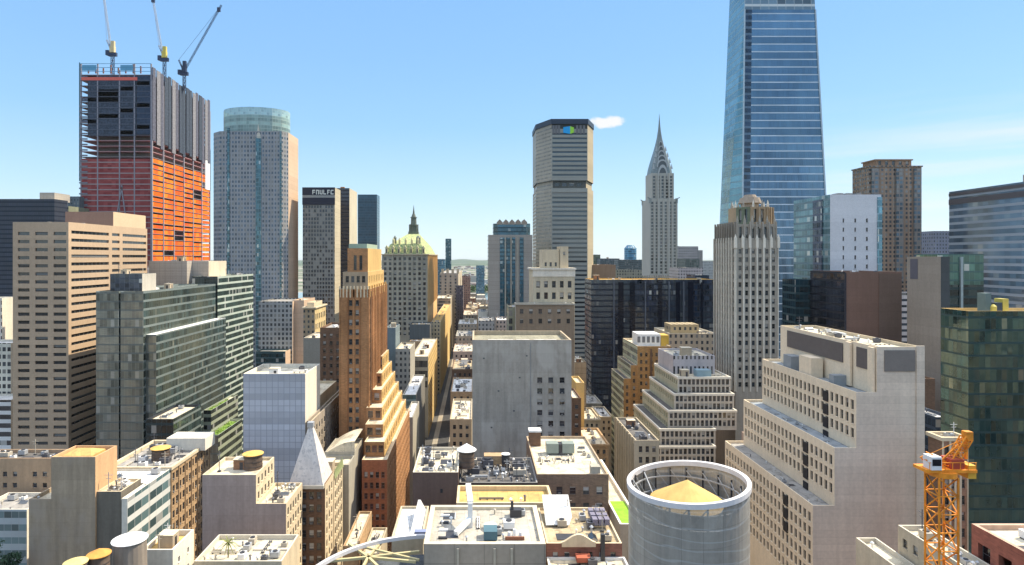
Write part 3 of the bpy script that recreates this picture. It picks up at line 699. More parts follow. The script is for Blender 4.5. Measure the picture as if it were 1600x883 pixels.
def tree(x, y, z, h, rad, label, seed, mat=None, palm=False):
    t = thing('palm_tree' if palm else 'broadleaf_tree', (x,y,z), label, 'tree'); r = random.Random(seed)
    m = MB(); m.cyl(x,y,z,z+h*.6,.16*h/6,.08*h/6,8)
    if not palm:
        for k in range(5): a = k*1.3; m.beam((x,y,z+h*(.3+.05*k)),(x+math.cos(a)*rad*.6,y+math.sin(a)*rad*.6,z+h*(.6+.06*k)),.07*h/6)
    m.build('trunk', bark, t); m = MB()
    if palm:
        for k in range(26):
            a = k*2.4; l_ = rad*r.uniform(.8,1.2); up = r.uniform(-.2,1.0); p = Vector((x,y,z+h*.6)); 
            for j in range(6):
                q = p+Vector((math.cos(a),math.sin(a),0))*l_/6+Vector((0,0,l_/6*(up-j*.22))); sd = Vector((-math.sin(a),math.cos(a),0))*.16*(1-j/7)
                m.quad(p-sd,p+sd,q+sd*.9,q-sd*.9); p = q
    else:
        for k in range(9): leaf_blob(m, x+r.uniform(-.5,.5)*rad, y+r.uniform(-.5,.5)*rad, z+h*r.uniform(.5,.85), rad*.55,rad*.55,h*.17, 150, .28, r)
    m.build('crown', mat or leaf_m, t)
tree(-127.5,143,45.7,11.5,5,'dark green bushy tree cut by the left edge of the picture',1,leaf_d)
tree(-120,145,45.7,12,5,'dark green bushy tree near the tan slab foot, right of the other dark one',2,leaf_d)
tree(-112.5,145,45.7,8.5,3.6,'small dark green shrub like tree close to the tan slab wall',5,leaf_d)

# lower left corner
B = Bld('low_roof_building', 'dark low roof under the round tanks at the lower left', 'building')
B.box(-84,-48.5,94,113,0,64,masonry('annex_dark2',(.13,.12,.11)),roof=roof_dark,par=.6,n=6); B.end()
def water_tank(x, y, zb, ztop, rad, cone, label, tank_m, roof_m, legs=True, group='rooftop water tanks', name='water_tank', cat='water tank', band=True, over=1.12):
    t = thing(name, (x,y,zb), label, cat, group)
    zt = zb+(ztop-zb)*(.35 if legs else 0)
    m = MB(); m.cyl(x,y,zt,ztop,rad,rad*.96,22)
    m.build('tank', tank_m, t)
    if band:
        for k in range(4):
            m = MB(); z = zt+(ztop-zt)*(.12+.25*k); m.cyl(x,y,z,z+.09,rad*1.015,rad*1.015,22); m.build('hoop', dark_m, t)
    m = MB(); m.cyl(x,y,ztop,ztop+.12,rad*over,rad*over,22); m.cyl(x,y,ztop+.121,ztop+cone,rad*over,.05,22); m.build('conical_roof', roof_m, t)
    if legs:
        for (a, c) in ((-1,-1),(1,-1),(1,1),(-1,1)):
            m = MB(); q = rad*.68; m.box(x+a*q-.12,x+a*q+.12,y+c*q-.12,y+c*q+.12,zb,zt); m.build('leg', dark_m, t)
        m = MB(); q = rad*.68
        m.beam((x-q,y-q,zb),(x+q,y-q,zt),.1); m.beam((x+q,y-q,zb),(x-q,y-q,zt),.1); m.build('brace', dark_m, t)
    return t
gold = flat('gold_roofing', (.62,.38,.10), .8, var=.25)
water_tank(PX(384,152), 157, 69.6, PZ(709,157), 2.35, .5, 'squat dark tank with a gold lid on the mauve building', wood, gold, legs=False)
water_tank(PX(193,110), 112, 62, PZ(843,112), 2.9, .25, 'tall grey cylindrical tank with a flat pale lid at the lower left', masonry('tank_grey',(.27,.24,.22),.1,.4), white_p, legs=False, over=1.05, band=False)
water_tank(PX(160,108), 107, 62, PZ(866,107), 1.75, 1.0, 'tank under an orange cone lid beside the grey cylindrical tank', wood, flat('orange_roofing',(.60,.28,.06),.8,var=.25), legs=False)
water_tank(PX(130,106), 104, 62, PZ(879,104), 1.7, .8, 'tank under a yellow cone lid at the bottom edge left of the orange one', wood, flat('yellow_roofing',(.62,.50,.20),.8,var=.25), legs=False)
water_tank(PX(240,176), 180, 65, PZ(700,180), 2.5, .7, 'squat tank with a golden lid on the ornate brown building', wood, gold, legs=False)
B = Bld('white_penthouse_building', 'small white building with a golden roof at the bottom, right of the grey tank', 'building')
B.px(220,270,859,118,rear=303,wall=white_st,front=M(masonry('shaded_white_render',(.5,.5,.48))),right=S(fh=3.4,bw=3.6,ww=.7,wh=1.1,top=2.5),roof=roof_gold,par=1.1,n=2); B.end()  # grey front: the white wall with shade put into its colour
B = Bld('terrace_building', 'low cream roofed building with a planted terrace along the bottom edge', 'building')
B.px(303,440,877,124,D=12,wall=cream_st,roof=roof_cream,par=1.0,n=10,trim=cream_p,kinds=(1,3,5,1,7)); 
m = MB(); e = (PX(303,124),PX(440,124))
for k in range(6): m.box(e[0]+1+k*2.9,e[0]+3+k*2.9,130.5,131.3,61.6,62.3)
m.build('planter', cream_p, B.root); B.end()
tree(PX(355,127), 127.5, 61.7, 5.6, 2.2, 'spiky palm like tree on the cream roof terrace at the bottom', 3, flat('palm_leaf',(.16,.17,.05),.8,var=.3), palm=True)

# ================================================================ orange setback tower
B = Bld('setback_tower', 'orange brick setback skyscraper with golden sunlit side and stepped terraces', 'skyscraper')
fp = pane('window_glass_redframe',(.05,.02,.02),.35,(.45,.42,.40))
XL, XR = PX(530,222), PX(576,222)
tw = S(fh=3.55,n=4,bw=2.6,ww=1.25,wh=2.1,top=4,skip=(0,3),pane=pane_m,zmin=48,ac=2,fin=(.6,.3,1))
sd = S(fh=3.55,bw=3.6,ww=1.1,wh=1.9,top=4,zmin=60,fin=(.7,.35,1))
B.box(XL,XR,222,266,0,PZ(452,222),orange_b,front=tw,right=sd,roof=roof_cream,par=.8,trim=cream_st)
zs = PZ(452,222)
B.box(XL+.9,XR-.6,224,262,zs-.8,PZ(425,224),masonry('terracotta_grey',(.36,.29,.22)),front=S(fh=4,n=4,bw=2,ww=1.2,wh=2.4,top=1.5),right=S(fh=4,bw=4,ww=1.3,wh=2.4,top=1.5,wall=sunlit_gold),roof=roof_cream,par=.6,trim=cream_st)
z3 = PZ(425,224)
B.box(XL+2.2,XR-1.0,226,258,z3-.6,PZ(388,226),orange_b,front=S(fh=12,cols=[(.3,.45),(.58,.73)],wh=5.5,top=2.6,pane=pane_dark),right=S(fh=20,cols=[(.08,.22),(.3,.44)],wh=7,top=2,wall=sunlit_gold),roof=roof_cream,par=.6,trim=flat('verdigris',(.33,.40,.30),.8))
m = MB(); m.box(XL+2.6,XR-1.4,226.4,250,PZ(388,226),PZ(381,226)); m.build('cap', flat('verdigris',(.33,.40,.30),.8), B.root)
for k in range(9):
    m = MB(); q = XL+.3+k*(XR-XL-.6)/8; m.box(q-.25,q+.25,221.7,222.25,zs-3,zs+1.1); m.build('pinnacle', cream_st, B.root)
for k in range(8):
    m = MB(); q = 224+k*5.6; m.box(XR-.25,XR+.3,q-.3,q+.3,zs-3,zs+1.1); m.build('pinnacle', sunlit_gold, B.root)
for q in (.30,.70):
    m = MB(); xx = XL+(XR-XL)*q; m.box(xx-.12,xx+.12,221.6,221.998,55,zs-1); m.build('pilaster', brick('brown_brick_dk',(.30,.15,.08)), B.root)
m = MB(); m.box(XR-.002,XR+.35,225.5,226.3,60,zs-1); m.build('downpipe', dark_m, B.root)
lv = [(-31.2,205.5,58.2,62,-38.0),(-32.8,212.5,62,66,-39),(-34.3,220,66,70,-40),(-35.8,229,70,74.5,-39.4),(-37.2,238,74.5,79,-39.4),(-38.5,248,79,84,-39.4)]
wp = S(fh=3.5,bw=1.6,ww=1.15,wh=2.3,top=1.0,pane=fp,zmin=20,mu=.3)
B.box(-37.9,-29.6,200.5,268,0,58.2,brick('brown_red_brick',(.33,.13,.075)),front=S(fh=3.5,bw=1.9,ww=1.1,wh=2.0,top=4,pane=fp,zmin=20,mu=.4),right=S(fh=3.5,bw=3.2,ww=1.1,wh=1.8,top=3,zmin=20,wall=orange_b),roof=roof_cream,par=.7,trim=cream_st)
for i, (xr, yf, za, zb, xl) in enumerate(lv):
    B.box(xl+.02*i,xr,yf,267.5-.3*i,za-.7,zb+.6,orange_b,front=S(fh=3.4,cols=[(.2,.75)] if i > 2 else ([(.1,.42),(.58,.9)] if i else [(.06,.30),(.38,.62),(.7,.94)]),wh=(zb-za)*.62,top=1.2,pane=fp),right=S(fh=9,bw=4.6,ww=1.6,wh=(zb-za)*.6,top=1.3,pane=fp,wall=sunlit_gold),roof=roof_cream,par=.6,parw=.3,trim=cream_st)
B.end()
B = Bld('brown_brick_building', 'dark brown brick building with pale window shades left of the orange tower', 'building')
B.px(500,545,512,300,D=24,wall=brown_b,front=S(fh=3.7,bw=3.2,ww=1.4,wh=1.9,top=3,pane=pane('window_glass_shades',(.03,.03,.03),.7,(.5,.46,.40)),zmin=50),roof=roof_grey,par=1,n=3); B.end()
B = Bld('cream_top_building', 'small building with an ornate cream top between two grey towers', 'building')
e = B.px(474,492,480,424,rear=509,wall=masonry('cream_yellow',(.58,.46,.26)),front=M(facade('facade_tan',(.36,.28,.20))),right=S(fh=7,bw=5,ww=2.4,wh=4,top=5),roof=roof_cream,par=1.2,n=4,trim=cream_st,cornice=1)
B.box(e[0]+1.5,e[1]-1.5,428,450,e[5]-1,e[5]+3,cream_st,roof=roof_cream); B.end()
B = Bld('grey_slab_building', 'plain grey rendered slab below the ornate cream top', 'building')
B.px(474,500,528,384,D=30,wall=masonry('grey_flat',(.30,.29,.28),.05,.1),roof=roof_cream,par=1,n=2); B.end()

# ================================================================ behind on the left
B = Bld('dark_slab_tower', 'wide navy black slab tower at the far left edge', 'office tower')
B.px(-60,85,311,520,D=17,wall=curtain('curtain_ink',(.008,.013,.028),(.008,.012,.024),3.9,1.6,.3,.1,(.010,.014,.028),.0,.55,.3,.01,None,0,0),roof=roof_cream,par=.5,trim=cream_p,n=5)
B.box(PX(62,525),PX(85,525),525,545,PZ(311,520)-1,PZ(301,525),mech); B.end()
B = Bld('dark_low_tower', 'grey green stepped tower just behind the navy slab', 'office tower')
B.px(85,107,322,560,D=30,wall=masonry('greyed_olive',(.20,.22,.17)),front=M(facade('facade_olive',(.20,.22,.17))),roof=roof_grey)
B.px(106,124,307,592,D=7,wall=masonry('slate',(.12,.15,.18)),front=M(facade('facade_slate',(.12,.15,.18))),roof=roof_grey); B.end()
B = Bld('white_striped_tower', 'white and glass striped building at the far left, lower half of the view', 'building')
B.px(-50,3,466,310,D=12,wall=white_st,front=M(facade('facade_white_a',(.6,.6,.57),3.6,2.4,1.6,2)),roof=roof_white)
B.px(-50,17,536,296,D=13,wall=white_st,front=M(facade('facade_white_b',(.6,.6,.57),3.6,2.4,1.6,2)),roof=roof_white)
B.px(-50,17,625,282,D=13,wall=white_st,front=M(curtain('curtain_white_stripe',(.05,.05,.055),(.70,.69,.66),4,3,.45,.05,None,.1)),roof=roof_white); B.end()

# tower under construction
B = Bld('unfinished_skyscraper', 'skyscraper under construction wrapped in orange and dark red netting', 'construction tower')
d0 = 600; xl, xr = PX(125,d0), PX(237,d0); y1_ = d0*(VX-237)/(VX-328); z_top = PZ(112,d0)
net_or = N('orange_netting'); u, v = net_or.uv()
w_ = net_or.wn(net_or.math('FLOOR', net_or.math('DIVIDE', u, 9)), net_or.math('FLOOR', net_or.math('DIVIDE', v, 16)))
c_ = net_or.mix(w_.outputs[0], (.80,.13,.015), (.88,.26,.03)); c_ = net_or.mix(net_or.rng(net_or.noise(.12,4),.5,.6,0,.8), c_, (.72,.09,.03)); net_or.done(c_, .8, .1); net_or = net_or.m
net_red = N('dark_red_netting'); w_ = net_red.wn(net_red.math('FLOOR', net_red.math('DIVIDE', net_red.uv()[0], 4)), net_red.math('FLOOR', net_red.math('DIVIDE', net_red.uv()[1], 5.4)))
net_red = net_red.done(net_red.mix(w_.outputs[0], (.22,.045,.045), (.34,.09,.08)), .85, .1)
net_navy = flat('navy_netting', (.045,.06,.085), .8, var=.5); slab_m = flat('slab_edge', (.33,.25,.24), .8); slab_p = flat('slab_edge_pink', (.45,.24,.24), .8)
col_m = flat('steel_column', (.28,.26,.28), .6, .1); screen_m = flat('protection_screen', (.22,.21,.22), .7, var=.4); core_m = masonry('core_concrete', (.22,.21,.22))
root = B.start((xl+xr)/2, (d0+y1_)/2)
fl = []; z = 40.0
while z < z_top: fl.append(z); z += 5.4
zN = PZ(245,d0); zS = PZ(213,d0)       # netting up to zN, bare steel to zS, dark screens above
for i, z in enumerate(fl):
    m = MB(); o_ = .0 if z > 150 else 0
    m.box(xl+1,xr+.2,d0-.4,y1_,z,z+.55); m.build('floor_slab', slab_p if zN < z < zS or i % 5 == 0 else slab_m, root)
for (a, c) in ((0,1),(1,1)): pass
m = MB(); m.box(xl+12,xr-6,d0+8,y1_-8,0,z_top-2); m.build('concrete_core', core_m, root)
fx = [xl+1.3+(xr-xl-1.6)*k/4 for k in (0,.95,2.2,3.05,4)]
for q in fx[:]:
    m = MB(); m.box(q-.55,q+.55,d0-.75,d0+.3,0,PZ(100,d0)-(0 if q != fx[2] else 6)); m.build('column', col_m, root)
ny = 6
for k in range(ny+1):
    q = d0+(y1_-d0-1)*k/ny; m = MB(); m.box(xr-.3,xr+.9,q-.8,q+.8,0,z_top-8); m.build('column', col_m, root)
def netp(name, x0,x1,z0,z1,mat,side=False,y0=None,y1=None):
    m = MB()
    if side: m.box(xr+.22,xr+.34,y0,y1,z0,z1)
    else: m.box(x0,x1,d0-.62,d0-.5,z0,z1)
    m.build(name, mat, root)
r = random.Random(4)
for k in range(4):
    netp('red_netting', fx[k]+.7, fx[k+1]-.7, 40 if k < 5 else 0, zN-2, net_red)
    for i, z in enumerate(fl):
        if z > zN-3 or z < PZ(420,d0): continue
        m = MB(); m.box(fx[k]+.6,fx[k+1]-.6,d0-.78,d0-.63,z-.1,z+.95); m.build('slab_edge_strip', slab_m, root)
for k in range(ny):
    q0 = d0+(y1_-d0-1)*k/ny+.6; q1 = d0+(y1_-d0-1)*(k+1)/ny-.6
    for i, z in enumerate(fl):
        if z+5 > zN+3 or z < PZ(430,d0): continue
        if r.random() < .05: continue
        netp('orange_netting', 0,0,z+.6,z+(4.6 if r.random() < .6 else 3.6),net_or,True,q0,q1)
# dark screens on the upper storeys
netp('navy_screen', xl+8, fx[3]+2, zS, PZ(118,d0), net_navy); netp('navy_screen', fx[3]+2.4, xr, zS+2, PZ(118,d0), flat('navy_netting2',(.03,.05,.085),.8,var=.4))
for i, z in enumerate(fl):
    if z > zS and z < PZ(122,d0):
        m = MB(); m.box(xl+1,xr,d0-.82,d0-.66,z-.1,z+.5); m.build('slab_edge_strip', flat('edge_dark',(.10,.11,.14),.7), root)
        for k in range(4):
            if (i*3+k*5) % 4 == 0: netp('navy_screen', fx[k]+1, fx[k+1]-1.5, z+.9, z+4.6, flat('screen_slate',(.10,.12,.16),.8,var=.4))
netp('window_panel', xl+17, xl+38, PZ(160,d0), PZ(140,d0), flat('grey_navy',(.09,.11,.14),.8,var=.5))
for k in range(17):
    q0 = d0-.3+(y1_-d0)*k/17; q1 = d0+(y1_-d0)*(k+1)/17-(.9 if k % 2 else 2.6)
    m = MB(); m.box(xr+.7,xr+1.4,q0,q1,zS-4-(k%3)*3,PZ(105,d0)-(k%4)*.7); m.build('protection_screen', net_navy if k in (3,4,7,8,9,10,13) else (screen_m if k % 2 else flat('protection_screen_dark',(.10,.10,.13),.7,var=.5)), root)
m = MB(); m.box(xl+2,fx[3]+3,d0-.95,d0-.8,PZ(126,d0),PZ(121,d0)); m.build('red_banner', flat('red_banner',(.75,.14,.10),.7), root)
m = MB(); m.box(xl-.3,xl+.4,d0-1,d0-.3,200,PZ(98,d0)); m.build('hoist_mast', flat('teal_steel',(.06,.14,.16),.5), root)
m = MB()
for zz in (100,106,112):
    m.box(xl,xr,d0-.9,d0-.8,PZ(zz,d0)-.25,PZ(zz,d0)+.25)
m.build('safety_rail', flat('blue_rail',(.10,.28,.42),.6), root)
nb = flat('safety_net_blue',(.13,.36,.52),.7)
for k in range(4):
    if k in (0,2): m = MB(); m.box(fx[k]+1,fx[k+1]-1,d0-.86,d0-.82,PZ(111,d0),PZ(102,d0)); m.build('safety_net', nb, root)
for i in range(3,len(fl)-6):   # cantilevered work platforms at the left corner
    if fl[i] > 150: m = MB(); m.box(xl-.2,xl+8,d0-1.2,d0-.7,fl[i]+1,fl[i]+2.4); m.build('work_platform', flat('platform_grey',(.20,.19,.21),.7), root)
m = MB(); m.beam((fx[2]-2,d0-1.1,PZ(334,d0)),(fx[2]+3,d0-1.1,PZ(290,d0)),.9); m.beam((fx[2]+6,d0-1.1,PZ(334,d0)),(fx[2]+2,d0-1.1,PZ(290,d0)),.9); m.build('diagonal_brace', col_m, root)
m = MB(); m.box(xr-14,xr+.9,y1_-14,y1_-.4,PZ(275,d0),PZ(232,y1_-10)); m.build('white_wrap', white_p, root)
m = MB()
for k in range(8): m.box(fx[0]+5+k*7.4,fx[0]+6+k*7.4,d0+2,d0+3,z_top-1,z_top+r.uniform(3,8))
m.build('rebar_stub', rust, root)

def lattice(m, p, q, w, n=10, t=None, mi=0):
    """square lattice boom from p to q"""
    p, q = Vector(p), Vector(q); d = (q-p); L_ = d.length; d = d/L_; t = t or w*.14
    up = Vector((0,0,1)) if abs(d.z) < .9 else Vector((0,1,0)); a = d.cross(up).normalized()*w/2; c = d.cross(a).normalized()*w/2
    cs = [a+c, a-c, -a-c, -a+c]
    for k in cs: m.beam(p+k, q+k, t, mi)
    for i in range(n):
        s0 = p+d*L_*i/n; s1 = p+d*L_*(i+1)/n
        for k in range(4):
            A, B_ = cs[k], cs[(k+1)%4]
            m.beam(s0+A, s0+B_, t*.7, mi); m.beam(s0+(A if i % 2 else B_), s1+(B_ if i % 2 else A), t*.7, mi)
yel = flat('crane_yellow', (.62,.50,.10), .5); navy = flat('crane_navy', (.03,.045,.09), .5); jib_m = flat('jib_grey', (.42,.47,.54), .5); wht = white_p
def roof_crane(mx, my_top, cabpx, jibtip, label, cabm, d=628, jcol=None, tail=-1):
    x = PX(mx, d); zb = PZ(112,600)-2; zt = PZ(my_top, d); t = thing('luffing_crane', (x,d,zb), label, 'crane', 'cranes on top of the unfinished tower')
    m = MB(); lattice(m,(x,d,zb),(x,d,zt),2.4,6); m.build('mast', navy, t)
    m = MB(); m.box(x-4.2,x+4.2,d-1.4,d+1.4,zt,zt+3.6); m.box(x+2.5*tail-1.5,x+2.5*tail+4.5*tail+1.5 if tail>0 else x+2.5*tail+1.5,d-1.2,d+1.2,zt+2,zt+5); m.build('machinery_deck', navy, t)
    m = MB(); m.box(x-2.2,x+2.4,d-2,d+1.5,zt+3.6,zt+10); m.box(x-1.3,x+2.2,d-1.5,d+1.2,zt+10,zt+15.5); m.build('cab', cabm, t)
    m = MB(); tx = PX(jibtip[0], d); tz = PZ(jibtip[1], d); lattice(m,(x-1,d,zt+3),(tx,d,tz),1.4,20,.2); m.build('jib', jcol or jib_m, t)
    m = MB(); ax_ = x-5.5*tail*-1 if 0 else x+6*tail; lattice(m,(x,d,zt+3),(ax_,d,zt+17),1.1,5,.28); m.beam((ax_,d,zt+17),(tx,d,tz),.18); m.build('back_mast', jcol or jib_m, t)
    m = MB(); m.box(x+5*tail-1.6,x+5*tail+1.6,d-1.6,d+1.6,zt+1,zt+6); m.build('counterweight', navy, t)
    m = MB(); q = Vector((x,d,zt+3)).lerp(Vector((tx,d,tz)), .93); m.box(q.x-1.6,q.x+1.6,d-1,d+1,q.z-2,q.z+2.4); m.build('jib_head', navy, t)
roof_crane(176, 88, 0, (161,-14), 'leftmost crane on the unfinished tower, with a yellow cab and steep pale jib', flat('crane_pale_yellow',(.66,.52,.28),.5), tail=-1)
roof_crane(257, 96, 0, (238,-6), 'middle crane on the unfinished tower, with a lime yellow cab', yel, tail=-1, d=640)
roof_crane(288, 118, 0, (346,8), 'dark crane with a long jib leaning right at the tower edge', navy, d=660, jcol=navy, tail=-1)

# octagonal grey tower with glass crown
oct_f = facade('facade_octagon', (.30,.31,.34), 3.9, 2.7, 1.5, 2.1, (.05,.07,.09), .1, .5, (.36,.37,.40))
oct_r = masonry('octagon_sunlit', (.55,.42,.33), .05, .08, joint=3.9, jd=.75)  # warm copy of the tower's tone, sunlight painted on right faces
crown_m = curtain('curtain_crown_green', (.22,.31,.27), (.34,.43,.38), 3.2, 2.6, .18, .16, (.44,.52,.47), .2, .3, .4, .03, (.32,.40,.34,.05), 0, 0)
teal_st = curtain('curtain_teal_strip', (.05,.12,.14), (.12,.22,.24), 3.9, 1.6, .25, .15, (.2,.3,.32), .4)
def octo(x0,x1,y0,y1,c): return [(x0+c,y0),(x1-c,y0),(x1,y0+c),(x1,y1-c),(x1-c,y1),(x0+c,y1),(x0,y1-c),(x0,y0+c)]
B = Bld('octagonal_office_tower', 'tall grey eight sided tower crowned with pale green glass', 'skyscraper')
d0 = 540; x0, x1 = PX(333,d0+7), PX(467,d0+50); W = 74
x1 = -169.2
B.poly([(x0+9,d0),(x1-4,d0),(x1,d0+6),(x1,d0+36),(x1-9,d0+45),(x0+9,d0+45),(x0,d0+37),(x0,d0+8)], 0, PZ(205,d0), oct_f, [M(oct_f), M(oct_f), M(oct_r), M(oct_r),None,None,None, M(oct_f)], roof=roof_grey, par=1)
oc = [((x0+x1)/2+((x1-x0)/2-4)*math.cos(math.pi*2*(k+.5)/18), d0+22.5+20.5*math.sin(math.pi*2*(k+.5)/18)) for k in range(18)]
B.poly(oc, PZ(205,d0)-1, PZ(178,d0), crown_m, [M(crown_m)]*18, roof=roof_grey, par=.5)
gcr = N('crown_screen_glass'); gcr.b.inputs['Alpha'].default_value = .55; gcr = gcr.done((.30,.50,.44), .2, .8, .1)
crown_s = curtain('curtain_crown_screen', (.26,.38,.34), (.40,.52,.47), 2.4, 2.4, .2, .2, (.5,.6,.55), .1, .3, .3, .03, None, 0, 0); crown_s.node_tree.nodes['Principled BSDF'].inputs['Alpha'].default_value = .85
zc = PZ(178,d0)
for k in range(18):
    a, c = oc[k], oc[(k+1)%18]; m = MB(); m.quad((a[0],a[1],zc),(c[0],c[1],zc),(c[0],c[1],PZ(166,d0)),(a[0],a[1],PZ(166,d0))); m.build('crown_screen', crown_s, B.root)
m = MB(); q = PX(404,d0); m.box(q-2.4,q+2.4,d0-.5,d0+1,0,PZ(214,d0)); m.build('glass_bay', teal_st, B.root)
m = MB(); m.box(x1-5.6,x1-4.2,d0-.5,d0+1,0,PZ(205,d0)); m.build('glass_corner', teal_st, B.root)
m = MB(); m.box(PX(357,d0)-1.0,PX(357,d0)+1.0,d0-.5,d0+1,0,PZ(200,d0)); m.build('glass_corner', teal_st, B.root)
q0,q1 = PX(401,d0),PX(408,d0); m = MB(); m.poly([(q0,d0-.6,PZ(216,d0)),(q1,d0-.6,PZ(216,d0)),((q0+q1)/2-1,d0+1,PZ(193,d0))]); m.build('crown_fin', cream_p, B.root)
# podium
e = B.box(PX(404,500),PX(457,500),500,539,0,PZ(471,500),facade('facade_podium',(.33,.34,.36),3.8,3.2,1.8,2.3),right=M(oct_r),roof=roof_grey)
B.box(PX(457,505),PX(475,505),505,539,0,PZ(471,505)+1,oct_r,right=M(oct_r),roof=roof_cream,n=2)
B.box(PX(400,486),PX(446,486),486,499,0,PZ(549,486),curtain('curtain_teal_base',(.02,.05,.055),(.04,.08,.085),4,2,.3,.1),right=M(oct_r),roof=roof_cream); B.end()

# grey grid tower with sign
B = Bld('grid_facade_tower', 'dark slab tower with a pale vertical grid and a light sign on top', 'office tower')
d0 = 560; gfac = facade('facade_dark_grid', (.24,.24,.235), 3.7, 2.6, 1.7, 2.5, (.02,.022,.028), .08)
e = B.px(473,523,293,d0,rear=532,wall=masonry('sunlit_strip',(.46,.42,.34),.05,.1,joint=3.7,jd=.5),front=M(gfac),roof=roof_dark,par=.5)  # right strip is pale from sunlight put into its colour
zt = e[5]; m = MB(); m.box(e[0]-.3,e[1]+.3,d0-.5,d0-.05,PZ(320,d0),PZ(309,d0)); m.box(e[0]-.3,e[1]+.3,d0-.5,d0-.05,PZ(305,d0),zt+.1); m.build('dark_band', flat('ink_panel',(.02,.02,.035),.5), B.root)
m = MB(); m.box(e[0]-.3,e[1]+.3,d0-.4,d0-.06,PZ(309,d0)+.05,PZ(305,d0)-.05); m.build('pale_band', flat('band_grey',(.30,.30,.28),.6), B.root)
sign_m = flat('sign_letter_white', (.75,.76,.68), .5)
gl = [[(0,0,.25,1),(.25,.8,.9,1),(.25,.4,.8,.58)],[(0,0,.25,1),(.7,0,.95,1),(.25,.8,.7,1)],[(0,.1,.25,1),(.25,0,.9,.2),(.7,.2,.95,1)],[(0,0,.22,1),(.22,0,.9,.2)],[(.1,0,.35,1),(.35,.42,.8,.58),(.35,.82,.9,1)],[(0,0,.25,.9),(.25,.8,.95,1),(.25,0,.95,.2)]]
for k, gset in enumerate(gl):
    m = MB(); gx = PX(488.5+k*5.7,d0); gw_ = 2.75; gh = 4.2; gz = PZ(304,d0)
    for (a, c, d_, f_) in gset: m.box(gx+a*gw_,gx+d_*gw_,d0-1.0,d0-.52,gz+c*gh,gz+f_*gh)
    m.build('sign_letter', sign_m, B.root)
B.end()
B = Bld('black_slab_tower', 'black slab tower with a pale sunlit flank behind the sign topped grid tower', 'office tower')
B.px(522,546,294,642,rear=558,wall=masonry('flank_sunlit',(.50,.47,.40),.08,.12),front=M(curtain('curtain_ink2',(.015,.02,.035),(.012,.016,.028),3.9,1.6,.3,.1,(.02,.025,.04),.1,.2,.3,.01,None,0,0)),roof=roof_cream,n=2); B.end()  # flank colour holds the sunlight on the slab's right side
B = Bld('teal_slab_tower', 'teal blue glass slab tower far behind, right of the black one', 'office tower')
B.px(559,589,304,900,D=25,wall=curtain('curtain_petrol',(.025,.075,.11),(.025,.07,.10),4,1.8,.2,.08,(.03,.085,.12),.15,.25,.25,.01,None,0,0),roof=roof_grey); B.end()

# green roofed ornate tower
B = Bld('green_roofed_tower', 'ornate stone tower with a green pyramidal roof and a dark cupola', 'skyscraper')
d0 = 560; hx0, hx1 = PX(597,d0), PX(668,d0); hz1 = PZ(397,d0)
hs = S(fh=4.6,bw=4.6,ww=2.4,wh=2.7,top=3,fin=(1.1,.7,2),rev=.5,zmin=PZ(525,d0))
e = B.px(597,668,397,d0,rear=683,wall=masonry('helm_stone',(.34,.33,.29)),front=hs,right=S(fh=4.6,bw=6,ww=2.4,wh=2.7,top=8,wall=masonry('helm_sunlit',(.60,.42,.22)),fin=(1.0,.6,1),zmin=PZ(480,d0)),roof=roof_gold,trim=stone_warm,cornice=1.2)  # golden right face: sunlight put into the stone colour
copper = N('copper_roof'); cu = copper.mix(copper.rng(copper.noise(.6,6,rough=.7),.42,.58,0,1), (.17,.27,.13), (.52,.50,.22)); copper = copper.done(cu,.7,.3)
d1 = e[3]; rx0,rx1,ry0,ry1 = hx0+1.5,hx1-1.5,d0+1.5,d1-1.5; tx = (rx0+rx1)/2+2; ty = (ry0+ry1)/2-8; tt = 5.5; tz_ = PZ(366,ty)
m = MB(); c4 = [(rx0,ry0),(rx1,ry0),(rx1,ry1),(rx0,ry1)]; mid = [(rx0+5,ry0+5),(rx1-5,ry0+5),(rx1-5,ry1-5),(rx0+5,ry1-5)]; tp = [(tx-tt,ty-tt),(tx+tt,ty-tt),(tx+tt,ty+tt),(tx-tt,ty+tt)]
m.prism(c4,hz1-.5,hz1+9,0,None,mid,False); m.prism(mid,hz1+9,tz_,0,None,tp,True); m.build('green_roof', copper, B.root)
dm = flat('dormer_pale',(.55,.50,.28),.7)
for k in range(7):
    m = MB(); q = rx0+2.5+k*(rx1-rx0-5)/6; m.box(q-1.2,q+1.2,d0+.8,d0+5,hz1-.5,hz1+5.5); m.poly([(q-1.6,d0+.7,hz1+5.5),(q+1.6,d0+.7,hz1+5.5),(q,d0+.7,hz1+8)]); m.quad((q-1.6,d0+.7,hz1+5.5),(q,d0+.7,hz1+8),(q,d0+6,hz1+8),(q-1.6,d0+6,hz1+5.5)); m.quad((q+1.6,d0+.7,hz1+5.5),(q+1.6,d0+6,hz1+5.5),(q,d0+6,hz1+8),(q,d0+.7,hz1+8)); m.box(q-.5,q+.5,d0+.6,d0+.79,hz1+1,hz1+4.5,1); m.build('dormer', [dm,dark_m], B.root)
for k in range(5):
    m = MB(); q = rx0+8+k*(rx1-rx0-16)/4; zz = hz1+9; m.box(q-.9,q+.9,ry0+4.5,ry0+8,zz,zz+4); m.cyl(q,ry0+6,zz+4,zz+6.5,1.2,.05,8); m.build('dormer', dm, B.root)
cup = flat('cupola_dark', (.13,.15,.12), .6, var=.3)
m = MB(); z = tz_; m.box(tx-5,tx+5,ty-5,ty+5,z-1,z+2.5); m.cyl(tx,ty,z+2.5,z+8.5,4.2,3.6,12); m.cyl(tx,ty,z+8.5,z+9.5,4.9,4.9,12); m.cyl(tx,ty,z+9.5,z+16.5,3.0,2.7,12)
